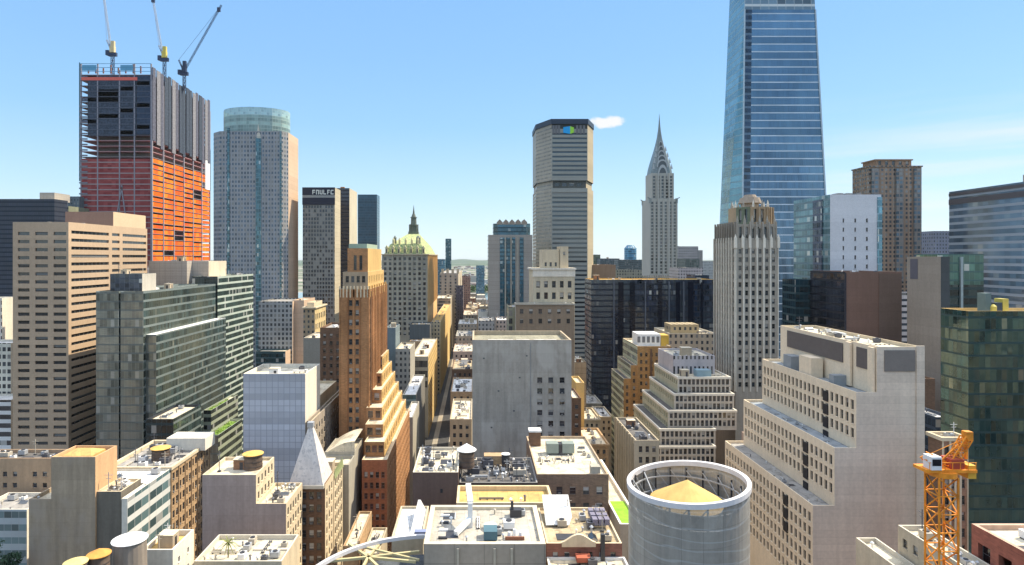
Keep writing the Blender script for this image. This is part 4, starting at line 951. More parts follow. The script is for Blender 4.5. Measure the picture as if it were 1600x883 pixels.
m.cyl(tx,ty,z+16.5,z+17.2,3.5,3.5,12); m.cyl(tx,ty,z+17.2,z+21,2.6,1.2,12); m.cyl(tx,ty,z+21,z+23.5,1.0,.8,8); m.cyl(tx,ty,z+23.5,z+30,.7,.05,8)
for k in range(8):
    a = k*math.pi/4; m.cyl(tx+math.cos(a)*4.4,ty+math.sin(a)*4.4,z+2.5,z+10,.5,.4,6)
m.build('cupola', cup, B.root)
for (q,w_) in ((rx0+9,1.6),(rx1-8,2.4)):
    m = MB(); m.cyl(q,ry0+9,hz1+9,hz1+15,w_,w_*.8,10); m.cyl(q,ry0+9,hz1+15,hz1+17.5,w_*1.1,.1,10); m.build('corner_turret', cup, B.root)
B.end()
# ================================================================ street canyon, left row
yellow_st = masonry('sunny_ochre', (.60,.44,.20), .08, .15)  # ochre for lit flanks, with the sunlight put into the colour
def fac(nm, c, **k): return facade('facade_'+nm, c, **k)
def simple(name, label, p0, p1, py, d, D=None, rear=None, wall=None, side=None, roof=None, n=3, cat='building', par=1.0, front=None, **k):
    B = Bld(name, label, cat); B.px(p0,p1,py,d,D=D,rear=rear,wall=wall,front=front or M(wall),right=M(side or wall),left=M(side or wall),roof=roof or roof_cream,n=n,par=par,**k); B.end(); return B
simple('canyon_office','teal fronted low block with a bright white roof just right of the orange tower',629,650,617,330,rear=664,wall=stone_grey,front=M(curtain('curtain_teal_low',(.10,.20,.20),(.22,.30,.28),3.6,2,.3,.1)),side=masonry('shade_grey',(.20,.20,.20)),roof=roof_white)
simple('canyon_office','low flat white roof below the teal fronted block, right of the orange tower foot',632,645,652,283,rear=655,wall=stone_grey,roof=roof_white,n=1)
B = Bld('canyon_office','grey block with dark upper windows and a sunlit ochre flank along the street','building')
B.px(642,669,557,421,rear=683,wall=stone_grey,front=S(fh=7,cols=[(.04,.96)],wh=4.6,top=3,pane=pane_strip,zmin=30),right=M(fac('sunlit_ochre',(.60,.44,.20),fh=3.8,bw=4,ww=1.2)),roof=roof_cream,n=4); B.end()  # ochre flank has its sunlight painted in
B = Bld('canyon_office','grey blue narrow block with a cream stepped roof beside the orange tower','building')
B.px(603,618,512,395,D=22,wall=masonry('blue_grey',(.16,.21,.25)),roof=roof_grey,n=1)
B.px(618,641,545,388,D=30,wall=stone_grey,front=M(fac('grey_c',(.30,.30,.29),fh=3.7,bw=2.8)),right=M(stone_grey),roof=roof_cream,n=3); B.end()
simple('canyon_office','dark glass roofed block with a white round roof shape below the green roofed tower',640,668,533,518,D=11,wall=tan_b,side=stone_warm,roof=roof_white,n=6)
simple('canyon_office','dark topped block under the green roofed tower, behind the white roofed one',640,672,507,530,D=20,wall=masonry('ink_wall',(.08,.10,.12)),side=stone_warm,roof=roof_tan,n=4)
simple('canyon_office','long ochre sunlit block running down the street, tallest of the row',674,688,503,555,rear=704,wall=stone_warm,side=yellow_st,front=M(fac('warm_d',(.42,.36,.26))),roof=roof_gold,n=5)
simple('canyon_office','grey brown block with a cream roof at the middle of the street row',681,704,466,775,D=70,wall=stone_warm,front=M(fac('brown_e',(.34,.28,.24),fh=4.2,bw=4,ww=4,wh=1.8)),side=stone_warm,roof=roof_cream,n=4)
B = Bld('canyon_tower','tall pale grey brown block closing the street row, with stone battlements','building')
e = B.px(687,716,427,850,rear=722,wall=stone_warm,front=M(fac('pale_f',(.38,.33,.29),fh=4.4,bw=7,ww=2.4,wh=2.8)),roof=roof_grey,par=.8)
for k in range(4): m = MB(); q = e[0]+2+k*7.2; m.box(q,q+3.4,852,856,e[5]-.6,e[5]+6); m.build('battlement', stone_warm, B.root)
B.end()
simple('canyon_office','dark slate block low in front of the battlement topped one',712,724,447,820,D=22,wall=fac('ink_g',(.07,.07,.11)),side=masonry('purple_brown',(.20,.16,.17)),roof=roof_dark,n=1)
simple('canyon_office','purple brown block right of the battlement topped one, toward the river gap',722,735,431,960,D=18,wall=fac('purple_h',(.24,.17,.17)),roof=roof_grey,n=2)
simple('thin_glass_tower','very thin dark teal glass tower standing alone on the skyline',696,705,373,1500,D=16,wall=curtain('curtain_teal_thin',(.03,.09,.11),(.04,.10,.11),4,2,.3,.1),cat='skyscraper',n=0)
simple('blue_glass_block','blue glass block on the skyline left of the thin teal tower',682,695,405,1350,D=30,wall=curtain('curtain_sky_a',(.06,.16,.22),(.08,.17,.21),4,2,.3,.1),n=0)
simple('blue_glass_block','pale blue glass block near the river, left of the banded grey tower',744,757,415,1650,D=30,wall=curtain('curtain_sky_b',(.09,.20,.26),(.12,.22,.26),4,2,.3,.1),n=0)
# low roofs right of the street, one behind the other
rw = random.Random(21)
rowspec = [(703,737,655,262,'cream roofed low block with roof plants, just left of the blank grey block',roof_cream,stone_warm),(704,738,612,318,'pale low roof behind the cream roofed block, second along the right of the street',roof_white,tan_b),
 (706,739,577,374,'brown low block third along the right of the street',roof_tan,brown_b),(708,741,549,430,'pinkish low block fourth along the right of the street',roof_cream,masonry('pink_st',(.50,.38,.32))),
 (712,742,525,492,'grey low block fifth along the right of the street',roof_grey,stone_grey),(716,745,506,556,'white low block sixth along the right of the street',roof_white,white_st),
 (724,746,492,640,'pale pink block far along the right of the street',roof_cream,masonry('pink_st',(.50,.38,.32))),(728,747,481,760,'small tan block far along the right of the street',roof_tan,tan_b)]
for (a,c,y,d,lb,rf,wl) in rowspec:
    B = Bld('low_rise', lb, 'building'); B.px(a,c,y,d,D=38 if d < 600 else 60,wall=wl,front=S(fh=3.6,bw=3.2,ww=1.3,wh=1.8,top=2.5,zmin=max(0,PZ(720,d))) if d < 450 else M(fac('row%d'%d,(.36,.31,.26))),left=M(fac('rowl%d'%d,(.36,.31,.26))),roof=rf,n=13,par=.9)
    if d < 330: B.cap = 60
    B.end()
mids = [(749,776,479,640,'cream topped low block behind the blank grey block, left part',roof_cream,stone_warm),(747,762,487,575,'pale blue roofed block behind the blank grey block',roof_grey,white_st),(768,800,487,600,'grey block with a yellowish roof at the foot of the banded grey tower',roof_gold,fac('mid_a',(.34,.30,.27))),
 (776,802,500,520,'pink white roofed low block between the grey block and the cream capped tower',roof_white,fac('mid_b',(.45,.38,.35))),(748,772,501,500,'blue grey low roof right behind the blank grey block',roof_grey,fac('mid_c',(.30,.31,.33)))]
for (a,c,y,d,lb,rf,wl) in mids:
    simple('low_rise', lb, a, c, y, d, D=30, wall=wl, roof=rf, n=5)
# far low city in front of the river
k_ = 0
tones = [('brick red',(.28,.15,.11)),('cream',(.48,.43,.35)),('slate grey',(.25,.26,.28)),('tan',(.40,.31,.22)),('white',(.58,.57,.54)),('olive grey',(.27,.28,.22))]
spots = [(728,743,466,1050),(744,760,468,1120),(718,730,462,1300),(731,744,459,1420),(745,758,461,1480),(722,737,474,980),(739,752,476,900)]
for (a,c,y,d) in spots:
    tn, tcx = tones[k_ % 6]; k_ += 1
    near = ['in front of the river strip','just right of the river gap','left of the river gap','at the near river bank','near bank below the pale blue glass block','below the purple brown block','above the blank grey block roof'][k_-1]
    simple('far_low_rise', 'small %s block %s' % (tn, near), a, c, y, d, D=50, wall=fac('far_'+tn.split()[0], tcx), roof=roof_cream if k_ % 2 else roof_grey, n=2)

# ================================================================ centre
# blank grey block
B = Bld('blank_grey_block','large blank grey block with few windows low on its right part, at the centre','building')
d0 = 210; x0, x1 = PX(738,d0), PX(893,d0); xs = PX(836,d0); zt = PZ(531,d0)
bw_ = S(fh=3.75,cols=[(.06,.20),(.365,.50),(.675,.81)],wh=1.95,top=13.0,pane=pane_m,zmin=PZ(735,d0),ac=3)
B.poly([(x0,d0),(xs,d0),(x1,d0),(x1,d0+26),(x0,d0+26)],0,zt,blank_grey,[M(blank_grey),bw_,M(blank_grey),None,M(blank_grey)],roof=roofing('roof_olive',(.30,.28,.20)),par=1.6,parw=.6,trim=masonry('coping',(.42,.36,.28)))
vg = flat('vent_grille',(.10,.10,.10),.7)
for (vx,vz) in ((756,560),(779,611),(812,590),(768,668),(803,642),(823,556)):
    m = MB(); m.box(PX(vx,d0)-.3,PX(vx,d0)+.3,d0-.08,d0-.003,PZ(vy_,d0)-.25 if 0 else PZ(vz,d0)-.25,PZ(vz,d0)+.25); m.build('vent_grille', vg, B.root)
FOOT.append(('blank_grey_block',x0,x1,d0,d0+26,0,zt))
for (a,c) in ((763,803),(808,829),(836,872)):
    m = MB(); m.box(PX(a,213),PX(c,213),213,218,zt-1.599,zt-.9); m.build('roof_deck', roof_white, B.root)
m = MB(); m.box(PX(829,d0)-.12,PX(829,d0)+.12,d0-.14,d0-.003,40,zt-1); m.build('downpipe', flat('pipe_grey',(.25,.25,.24)), B.root)
B.end()
B = Bld('cream_capped_tower','cream stone tower with a white cap band and small penthouse, before the logo tower','building')
d0 = 330; e = B.px(833,898,419,d0,D=26,wall=masonry('cream_shade',(.46,.42,.34)),front=S(fh=6.2,n=5,bw=4,ww=2.0,wh=3.6,top=7,zmin=PZ(472,d0),pane=pane_m,rev=.6),left=M(cream_st),roof=roof_cream,n=3,trim=white_st,cornice=.8)
m = MB(); m.box(e[0]-.25,e[1]+.25,d0-.25,d0-.003,e[5]-4.6,e[5]-.95); m.build('cap_band', white_st, B.root)
B.box(PX(847,334),PX(874,334),334,348,e[5]-1,PZ(390,334),cream_st,front=S(fh=6,n=3,bw=3,ww=1.2,wh=2.2,top=7),roof=roof_cream)
B.box(PX(875,333),PX(888,333),333,346,e[5]-1,PZ(385,333),stone_warm,front=S(fh=9,n=1,bw=3,ww=1.2,wh=1.8,top=3,wall=cream_st),roof=roof_cream)
B.px(806,897,474,323,D=6.9,wall=masonry('brownish',(.25,.20,.155)),front=S(fh=5.2,bw=4.6,ww=1.9,wh=2.5,top=3,pane=pane('window_glass_mix',(.04,.04,.04),.6,(.5,.47,.42)),zmin=85),left=M(stone_grey),roof=roof_cream,n=1,trim=stone_grey,cornice=.5)
B.end()
simple('grey_green_stump','grey green old block with a finial, left of the cream capped tower',795,830,480,338,D=26,wall=fac('greygreen',(.24,.26,.21),fh=4.4,bw=5,ww=2,wh=3),roof=roof_tan,n=4)
simple('low_cream_block','small cream block with banded side between the blank grey block and the navy glass building',895,916,566,352,D=20,wall=masonry('banded_small',(.36,.30,.24),.1,.2,joint=3.2,jd=.3),roof=roof_cream,n=2)
B = Bld('narrow_yellow_building','narrow brown building with a yellow sunlit flank right of the blank grey block','building')
B.px(894,908,622,263,D=20,wall=brown_b,front=S(fh=4,n=1,bw=2.6,ww=1.5,wh=1.7,top=3,pane=pane('window_glass_bright',(.03,.035,.04),.6,(.6,.58,.55))),right=M(yellow_st),left=M(brown_b),roof=roof_cream,n=0); 
B.px(900,913,598,284,D=16,wall=yellow_st,roof=roof_cream,n=0); B.end()
for (a,c,y,d,lb,rf,wl) in [(912,938,655,318,'low pink cream roof in the gap below the navy glass building',roof_cream,stone_warm),(918,951,694,255,'small tan corniced block in the street gap right of the long cream roof',roof_cream,tan_b),(938,957,651,350,'pale roof tucked against the foot of the yellow brown stepped block',roof_white,cream_st),(916,940,630,400,'low grey banded block at the foot of the navy glass building',roof_grey,stone_grey)]:
    B = Bld('low_rise', lb, 'building'); B.px(a,c,y,d,D=24,wall=wl,front=S(fh=3.6,bw=2.6,ww=1.2,wh=1.7,top=2.4,zmin=20),left=M(wl),roof=rf,n=5,cornice=.4,par=.8); B.end()
# banded grey-teal tower with crown
B = Bld('banded_crown_tower','grey tower with tall teal glass stripes and a stepped glass crown','office tower')
d0 = 565; e0,e1 = PX(763,d0),PX(832,d0); zt = PZ(367,d0); bnd = masonry('banded_grey',(.33,.31,.30),.05,.08,joint=3.8,jd=.55)
tst = curtain('curtain_teal_stripe',(.02,.07,.09),(.025,.06,.075),3.8,2.4,.3,.12,(.10,.16,.18),.3,.15,.5,.03,(.05,.16,.24,.05))
B.box(e0,e1,d0,d0+35,0,zt,bnd,front=M(bnd),left=M(curtain('curtain_ink3',(.02,.025,.03),(.03,.03,.035),3.8,2,.3,.1)),roof=roof_grey)
for (a,c) in ((781,788.5),(791,797),(800,805),(812,818)):
    m = MB(); m.box(PX(a,d0),PX(c,d0),d0-.5,d0-.003,0,zt-2.5); m.build('glass_bay', tst, B.root)
for a in (789.5,798.5,809):
    m = MB(); m.box(PX(a,d0)-.5,PX(a,d0)+.5,d0-1.1,d0-.51,0,zt-1); m.build('pier', stone_grey, B.root)
c0,c1 = PX(771,d0+2),PX(829,d0+2)
B.poly(octo(c0,c1,d0+2,d0+32,4),zt-1,PZ(349,d0),tst,[M(tst)]*8,roof=roof_grey,par=.3)
zc = PZ(349,d0)
for k in range(5):
    q = c0+3+(c1-c0-6)*(k+.5)/5; m = MB(); w_ = 2.7
    m.poly([(q-w_,d0+1.9,zc-1),(q+w_,d0+1.9,zc-1),(q+w_,d0+1.9,zc+1.2),(q,d0+1.9,zc+4),(q-w_,d0+1.9,zc+1.2)]); m.quad((q-w_,d0+1.9,zc+1.2),(q,d0+1.9,zc+4),(q,d0+26,zc+4),(q-w_,d0+26,zc+1.2)); m.quad((q,d0+1.9,zc+4),(q+w_,d0+1.9,zc+1.2),(q+w_,d0+26,zc+1.2),(q,d0+26,zc+4)); m.build('crown_gable', masonry('crown_stone',(.30,.26,.23)), B.root)
B.end()
# octagonal slab with logo
B = Bld('logo_office_tower','tall grey concrete eight sided slab tower with a blue and green logo at the top','skyscraper')
d0 = 600; concrete = masonry('precast_concrete',(.31,.33,.33),.05,.06,joint=3.7,jd=.8)
XA,XB,XC,XD = PX(862,d0),PX(918,d0),PX(837.5,d0+26),PX(927,d0+26)
zt = PZ(186,d0)
pts = [(XA,d0),(XB,d0),(XD,d0+26),(XD,d0+62),(XA+4,d0+88),(XC,d0+62),(XC,d0+26)]
pts = [(XA,d0),(XB,d0),(XD,d0+26),(XD,d0+62),(XB,d0+88),(XA,d0+88),(XC,d0+62),(XC,d0+26)]
fr = S(fh=4.5,cols=[(.02,.985)],wh=1.9,top=4,rev=.8,pane=pane('ribbon_glass_far',(.03,.045,.055),.05,mull=.04))
fr2 = dict(fr); 
zm0, zm1 = PZ(294,d0), PZ(282,d0); zq = PZ(214,d0)
sfac = fac('precast_side',(.33,.33,.31),fh=3.7,bw=2.2,ww=1.2,wh=1.5,glass=(.06,.07,.07))
sp = lambda f: [f,M(masonry('precast_sunlit',(.42,.37,.28),.05,.06,joint=3.7,jd=.8)),M(sfac),M(sfac),M(sfac),M(sfac),M(sfac),M(sfac)]  # warm copy of the concrete paints the sun on the right bevel
B.poly(pts,0,zm0,concrete,sp(fr),roof=roof_grey,par=.1)
ins_ = [(p[0]+(1.2 if p[0] < 95 else -1.2), p[1]+1.5) for p in pts]
B.poly(ins_,zm0,zm1,masonry('dark_floor',(.10,.11,.11)),sp(S(fh=9,cols=[(.06,.2),(.28,.42),(.5,.64),(.72,.86)],wh=3,top=2.4)),roof=roof_grey,par=.1)
B.poly(pts,zm1,zq+8,concrete,sp(fr2),roof=roof_grey,par=.1)
B.poly(pts,zq+8,zt-5,concrete,[M(masonry('logo_band',(.045,.05,.05),.2,.1)),*sp(None)[1:]],roof=roof_grey,par=.1)
m = MB(); m.prism([(p[0]*1.0+(-.6 if p[0] < 95 else .6),p[1]+(-.6 if p[1] < 640 else .6)) for p in pts],zt-5,zt); m.build('roof_cap', flat('cap_navy',(.03,.045,.07),.5), B.root)
zl0, zl1 = PZ(209.5,d0), PZ(197.5,d0)
m = MB(); a,c = PX(880,d0),PX(890.5,d0); m.poly([(a,d0-.9,zl0+1),(c,d0-.9,zl0),(c,d0-.9,zl1),(a,d0-.9,zl1-1)]); m.poly([(a,d0-.001,zl0+1),(a,d0-.9,zl0+1),(a,d0-.9,zl1-1),(a,d0-.001,zl1-1)]); m.build('logo_blue', flat('logo_blue',(.01,.36,.75),.4,var=.02), B.root)
m = MB(); a,c = PX(890.6,d0),PX(896.5,d0); m.poly([(a,d0-.9,zl0),(c,d0-.9,zl0+1.2),(c,d0-.9,zl1-1.2),(a,d0-.9,zl1)]); m.poly([(c,d0-.9,zl0+1.2),(c,d0-.001,zl0+1.2),(c,d0-.001,zl1-1.2),(c,d0-.9,zl1-1.2)]); m.build('logo_green', flat('logo_green',(.35,.72,.05),.4,var=.02), B.root)
for (a,c) in ((862,877),(899,917)):
    m = MB()
    for k in range(3): q = PX(a+1+k*(c-a-2)/3,d0); m.box(q,q+2.2,d0-.5,d0-.003,PZ(209,d0),PZ(196,d0))
    m.build('louvre_panel', louv, B.root)
B.end()
# chrysler-like art deco spire
B = Bld('art_deco_spire_tower','slender art deco skyscraper with a tiered steel crown and a needle spire','skyscraper')
d0 = 900; deco = masonry('white_brick_far',(.40,.41,.40),.04,.05); crown = flat('crown_steel',(.20,.225,.21),.4,.35,var=.25)
px_ = lambda a: PX(a,d0)
dsp = S(fh=60,bw=7.4,ww=3.2,wh=54,top=5,rev=1,pane=pane('deco_strip',(.06,.07,.07),.05),zmin=PZ(450,d0))
def decof(zf,bw=6.5): return S(fh=4.9,bw=bw,ww=bw*.52,wh=3.5,top=4,rev=.8,pane=pane('deco_window',(.05,.055,.055),.2,(.2,.2,.2)),zmin=zf,fin=(1.5,.8,1))
x0,x1 = px_(1015),px_(1058.5); W = x1-x0
B.box(x0,x1,d0,d0+W,0,PZ(311,d0),deco,front=decof(PZ(432,d0)),left=M(deco),roof=roof_grey)
e = B.box(x0+4.2,x1-4.2,d0+4.2,d0+W-4.2,PZ(311,d0)-1,PZ(270,d0),deco,front=decof(PZ(312,d0)),left=M(deco),roof=roof_grey)
cx, cy = (x0+x1)/2, d0+W/2
for (a,c) in ((x0+1,d0+1),(x1-1,d0+1),(x0+1,d0+W-1),(x1-1,d0+W-1)):
    m = MB(); z = PZ(311,d0); m.box(a-1.6,a+1.6,c-1.6,c+1.6,z-6,z+1); m.beam((a,c,z),(a+(4 if a > cx else -4),c-3,z+2.2),1.1); m.build('corner_ornament', crown, B.root)
# crown: stack of shrinking arched tiers
zc = PZ(270,d0)
prof = [(0,15.9),(8,14.7),(16,12.8),(24,10.6),(33,8.1),(43,5.6),(54,3.3),(64,1.9),(72,1.2),(80,.65),(89,.12)]
sc_ = (PZ(178,cy)-zc)/89
m = MB()
for (h0,w0),(h1,w1) in zip(prof,prof[1:]):
    c_ = w0*.30; c2 = w1*.30
    p1 = [(cx+a,cy+b_) for a,b_ in ((-w0+c_,-w0),(w0-c_,-w0),(w0,-w0+c_),(w0,w0-c_),(w0-c_,w0),(-w0+c_,w0),(-w0,w0-c_),(-w0,-w0+c_))]
    p2 = [(cx+a,cy+b_) for a,b_ in ((-w1+c2,-w1),(w1-c2,-w1),(w1,-w1+c2),(w1,w1-c2),(w1-c2,w1),(-w1+c2,w1),(-w1,w1-c2),(-w1,-w1+c2))]
    m.prism(p1,zc+h0*sc_,zc+h1*sc_,0,None,p2,False)
m.build('crown', crown, B.root)
tri = flat('arch_pale',(.42,.42,.40),.4,.3); 
def arch(xc, yb, zb, w, h, nx_, name='crown_arch'):
    m = MB(); n_ = 14; P0 = []
    for k in range(n_+1): a = math.pi*k/n_; P0.append((xc-math.cos(a)*w, zb+math.sin(a)**.8*h if 0<k<n_ else zb))
    t = .80
    for k in range(n_):
        a,b_ = P0[k],P0[k+1]; A = (xc+(a[0]-xc)*t, zb+(a[1]-zb)*t); B2 = (xc+(b_[0]-xc)*t, zb+(b_[1]-zb)*t)
        m.quad((a[0],yb,a[1]),(b_[0],yb,b_[1]),(B2[0],yb,B2[1]),(A[0],yb,A[1]),None,0)
        m.quad((a[0],yb,a[1]),(a[0],yb+3,a[1]),(b_[0],yb+3,b_[1]),(b_[0],yb,b_[1]),None,0)
    m.poly([(xc-w*t*math.cos(math.pi*k/n_),yb+.6,zb+(math.sin(math.pi*k/n_)**.8*h*t if 0<k<n_ else 0)) for k in range(n_+1)],1)
    m.build(name, [tri, flat('arch_dark',(.10,.11,.11),.4,.3)], B.root)
arch(cx, cy-17.0, zc-10, 7.4, 22*sc_, 0)
for i,(h,w_,hh) in enumerate(((9,8.0,11),(17,6.4,10),(25,5,9),(33,3.7,8),(41,2.5,7))):
    yy = cy-(14.6,12.6,10.4,8.2,6.2)[i]-.9; arch(cx, yy, zc+h*sc_, w_, hh*sc_, 0)
for sx in (-1,1):
    for i,(h,w_) in enumerate(((6,13.4),(15,11.4),(24,9.0),(33,6.8))):
        m = MB(); yy = cy-(15.6,13.2,10.8,8.4)[i]; m.poly([(cx+sx*(w_-1.6),yy-.6,zc+h*sc_),(cx+sx*(w_+1.8),yy-.4,zc+h*sc_),(cx+sx*w_,yy-.5,zc+(h+8)*sc_)]); m.build('triangle_window', tri, B.root)
m = MB()
for q in (-1,1): m.box(cx+q*8.2-.9,cx+q*8.2+.9,d0-1.2,d0,PZ(440,d0),zc-2)
m.build('centre_pier', deco, B.root); B.end()

# navy glass long building and things above it
navy_r = curtain('curtain_navy_reflect', (.014,.024,.048), (.010,.014,.024), 3.9, 1.7, .3, .14, (.03,.035,.05), .3, .10, .8, .05, (.10,.12,.13,.045), 0, .05)
B = Bld('navy_glass_building','long low navy glass building with vertical dark recesses and a golden roof edge','office building')
d0 = 430; e = B.box(PX(924,d0),PX(1118,d0),d0,d0+26,0,PZ(437,d0),navy_r,front=M(navy_r),left=M(navy_r),roof=roof_gold,par=.6,trim=gold,n=10)
for (a,c) in ((966,974),(984,992),(1028,1034),(1056,1062),(1075,1083),(1095,1098)):
    m = MB(); m.box(PX(a,d0),PX(c,d0),d0-.7,d0-.003,0,PZ(441,d0)); m.build('dark_recess_panel', flat('ink_glass',(.008,.010,.018),.15), B.root)
for (a) in (959,1008,1045,1068):
    m = MB(); m.box(PX(a,d0)-.35,PX(a,d0)+.35,d0-.9,d0-.002,0,PZ(440,d0)); m.build('vertical_fin', flat('fin_grey',(.12,.13,.15),.4), B.root)
B.end()
simple('navy_annex','plain slate blue block on the right end of the navy glass building',1086,1108,430,490,D=20,wall=curtain('curtain_slate',(.06,.07,.10),(.06,.07,.09),4,2,.3,.1),roof=roof_grey,n=2)
simple('brown_flat_block','low brown flat block above the left end of the navy glass building',925,962,414,620,D=40,wall=masonry('clay_brown',(.30,.21,.15)),roof=roof_tan,n=3)
for (a,c,y,d,lb,wl) in [(924,938,398,1200,'small dark green block on the skyline right of the logo tower',fac('sk_a',(.12,.16,.12))),(938,968,404,1150,'dark slate block on the skyline between the logo tower and the blue cylinder',fac('sk_b',(.10,.13,.15))),(966,1003,406,1050,'dark block below the blue cylinder on the skyline',fac('sk_c',(.08,.11,.13))),
 (960,1003,422,700,'grey green block right of the low brown one, above the navy glass building',fac('sk_d',(.26,.28,.25))),(1058,1091,385,1100,'pale grey tower right behind the art deco spire tower',fac('sk_e',(.30,.30,.33),fh=4.5,bw=4,ww=2)),(1091,1098,391,1120,'narrow grey block attached to the right of the pale grey tower on the skyline',fac('sk_f',(.26,.27,.29))),
 (1071,1093,405,800,'dark topped block below the pale grey skyline tower',fac('sk_g',(.10,.13,.13))),(1060,1098,419,700,'pale lilac low block above the navy glass building right end',fac('sk_h',(.42,.40,.44))),(1098,1118,408,1400,'hazy pale block on the skyline beside the gothic tower',fac('sk_i',(.36,.38,.40))),(1003,1060,432,760,'grey block hidden at the foot of the art deco tower',fac('sk_j',(.30,.30,.28)))]:
    simple('skyline_block', lb, a, c, y, d, D=34, wall=wl, roof=roof_grey, n=2)
B = Bld('round_blue_tower','rounded blue glass tower top on the skyline','tower')
B.start(PX(987.5,1400),1400); m = MB(); m.sm = False; rad = PX(997,1400)-PX(987.5,1400); m.cyl(PX(987.5,1400),1415,0,PZ(388,1400),rad,rad,24); m.cyl(PX(987.5,1400),1415,PZ(388,1400),PZ(383,1400),rad,rad*.55,24)
m.build('curtain_wall', curtain('curtain_round_blue',(.04,.16,.26),(.06,.20,.30),5,3,.3,.1), B.root); B.end()

# stepped yellow brown block
B = Bld('stepped_brick_block','yellow brown stepped office block with green tinted terraces on its left','office building')
yb = brick('yellow_brown_brick',(.42,.25,.11)); d0 = 300
yw = S(fh=3.55,bw=2.5,ww=1.2,wh=1.9,top=3.2,zmin=15,pane=pane('window_glass_warm',(.06,.04,.025),.3,(.4,.36,.3)),fin=(.5,.3,2))
grn = curtain('curtain_sage_bands',(.16,.20,.16),(.40,.42,.30),3.6,2.2,.4,.1,(.35,.37,.28))
B.box(PX(996,d0),PX(1048,d0),d0,d0+30,0,PZ(541,d0),yb,front=yw,left=M(grn),roof=roof_cream,n=4,trim=cream_st)
B.box(PX(986,d0),PX(996,d0),d0+.3,d0+29,0,PZ(571,d0),yb,front=yw,left=M(grn),roof=roof_dark,par=.7,trim=cream_st)
B.box(PX(975,d0),PX(986,d0),d0+.6,d0+28,0,PZ(592,d0),yb,front=yw,left=M(grn),roof=roof_dark,par=.7,trim=cream_st)
z_ = PZ(541,d0)-1; m = MB(); m.box(PX(988,306)+3,PX(1032,306),306,318,z_,z_+6.2,0)
for k in range(5): q = PX(996,306)+k*2.4; m.box(q,q+1.4,305.8,305.998,z_+2,z_+5,1)
m.build('mechanical_penthouse', [white_p, louv], B.root)
m = MB(); m.box(PX(1033,306),PX(1045,306),306,314,z_,z_+5.6); m.build('yellow_box', flat('yellow_box',(.60,.38,.06)), B.root)
m = MB(); m.box(PX(1017,d0)-.35,PX(1017,d0)+.35,d0-.6,d0-.31,15,PZ(545,d0)); m.build('pilaster', brown_b, B.root)
B.end()
B = Bld('cream_roof_block','wide cream roofed block behind the yellow brown stepped one, under the navy glass building','building')
e = B.px(1046,1120,521,346,D=30,wall=cream_st,front=M(fac('cream_wide',(.46,.40,.32))),roof=roof_cream,n=6,trim=cream_p)
m = MB(); m.box(PX(1048,352),PX(1092,352),352,364,e[5]-1,e[5]+4.4); m.build('penthouse', fac('tan_pent',(.38,.32,.22)), B.root); B.end()

# tiered white grid building
B = Bld('tiered_grid_building','grey building stepping down in tiers of closely spaced windows with white ledges','office building')
tg = S(fh=3.2,bw=1.75,ww=1.25,wh=2.4,top=.85,bot=.05,rev=.35,zmin=20,mu=.4)
tw_ = masonry('tier_stone',(.50,.47,.44),.08,.12); tl = S(fh=3.55,bw=2.6,ww=1.3,wh=2.0,top=1.6,zmin=20,wall=masonry('tier_stone_left',(.42,.42,.33)))
tiers = [(1059,1144,589,252,285),(1057,1148,615,248.5,284),(1051,1151,641,245,283),(1042,1118,670,241.5,282),(1038,1118,697,238,281)]
prev = None
for i,(a,c,y,d,ye) in enumerate(tiers):
    zb = PZ(tiers[i+1][2],tiers[i+1][3])-1.5 if i < 4 else 0
    x0 = PX(a,d)-i*.9; x1 = min(PX(c,d),105.2-.05*i)
    B.box(x0,x1,d,ye,zb,PZ(y,d),tw_,front=tg,left=tl,roof=roof_dark if i else roof_cream,par=.7,trim=white_st,cornice=.2,n=0 if i else 6)
e = B.box(PX(1052,262),PX(1117,262),262,284,PZ(589,252)-1.5,PZ(556,262),masonry('lilac_panel',(.42,.41,.46)),front=M(fac('lilac',(.42,.41,.46),fh=9,bw=1.8,ww=.8,wh=6)),roof=roof_cream,n=5)
m = MB(); m.box(PX(1095,256)-2,PX(1110,256),255,259,PZ(589,252)-.9,PZ(589,252)+2.2); m.build('stair_bulkhead', flat('blue_grey_box',(.22,.32,.36)), B.root)
B.cap = 100; B.end()
B = Bld('fluted_brown_building','narrow brown building with a fluted side, left of the tiered grid building','building')
e = B.box(PX(993,205),PX(1030,205),205,234.5,0,PZ(688,205),stone_warm,front=S(fh=3.6,bw=2.2,ww=1.2,wh=2.1,top=2,zmin=20),left=S(fh=40,bw=3.4,ww=1.6,wh=30,top=2,zmin=15,wall=stone_warm,fin=(.5,.5,1)),roof=roof_dark,n=7,par=.8); B.end()

# gothic grey tower
B = Bld('gothic_grey_tower','tall grey stone tower with ornate vertical piers and a stepped lantern top','skyscraper')
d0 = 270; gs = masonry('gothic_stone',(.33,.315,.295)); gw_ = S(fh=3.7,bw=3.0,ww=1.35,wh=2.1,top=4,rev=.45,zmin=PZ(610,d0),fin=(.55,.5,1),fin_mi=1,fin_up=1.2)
gd = masonry('gothic_stone_shaded',(.25,.235,.215))  # darker copy for left faces, shade put into the colour
x0,x1 = PX(1149,d0),PX(1216,d0); xl_ = x0-.02
zt = PZ(350,d0)
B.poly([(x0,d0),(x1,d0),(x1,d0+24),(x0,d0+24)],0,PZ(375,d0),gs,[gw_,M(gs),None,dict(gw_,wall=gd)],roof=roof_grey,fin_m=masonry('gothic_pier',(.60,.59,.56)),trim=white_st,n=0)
FOOT.append(('gothic',xl_,x1,d0,d0+24,0,zt))
zz = PZ(375,d0)
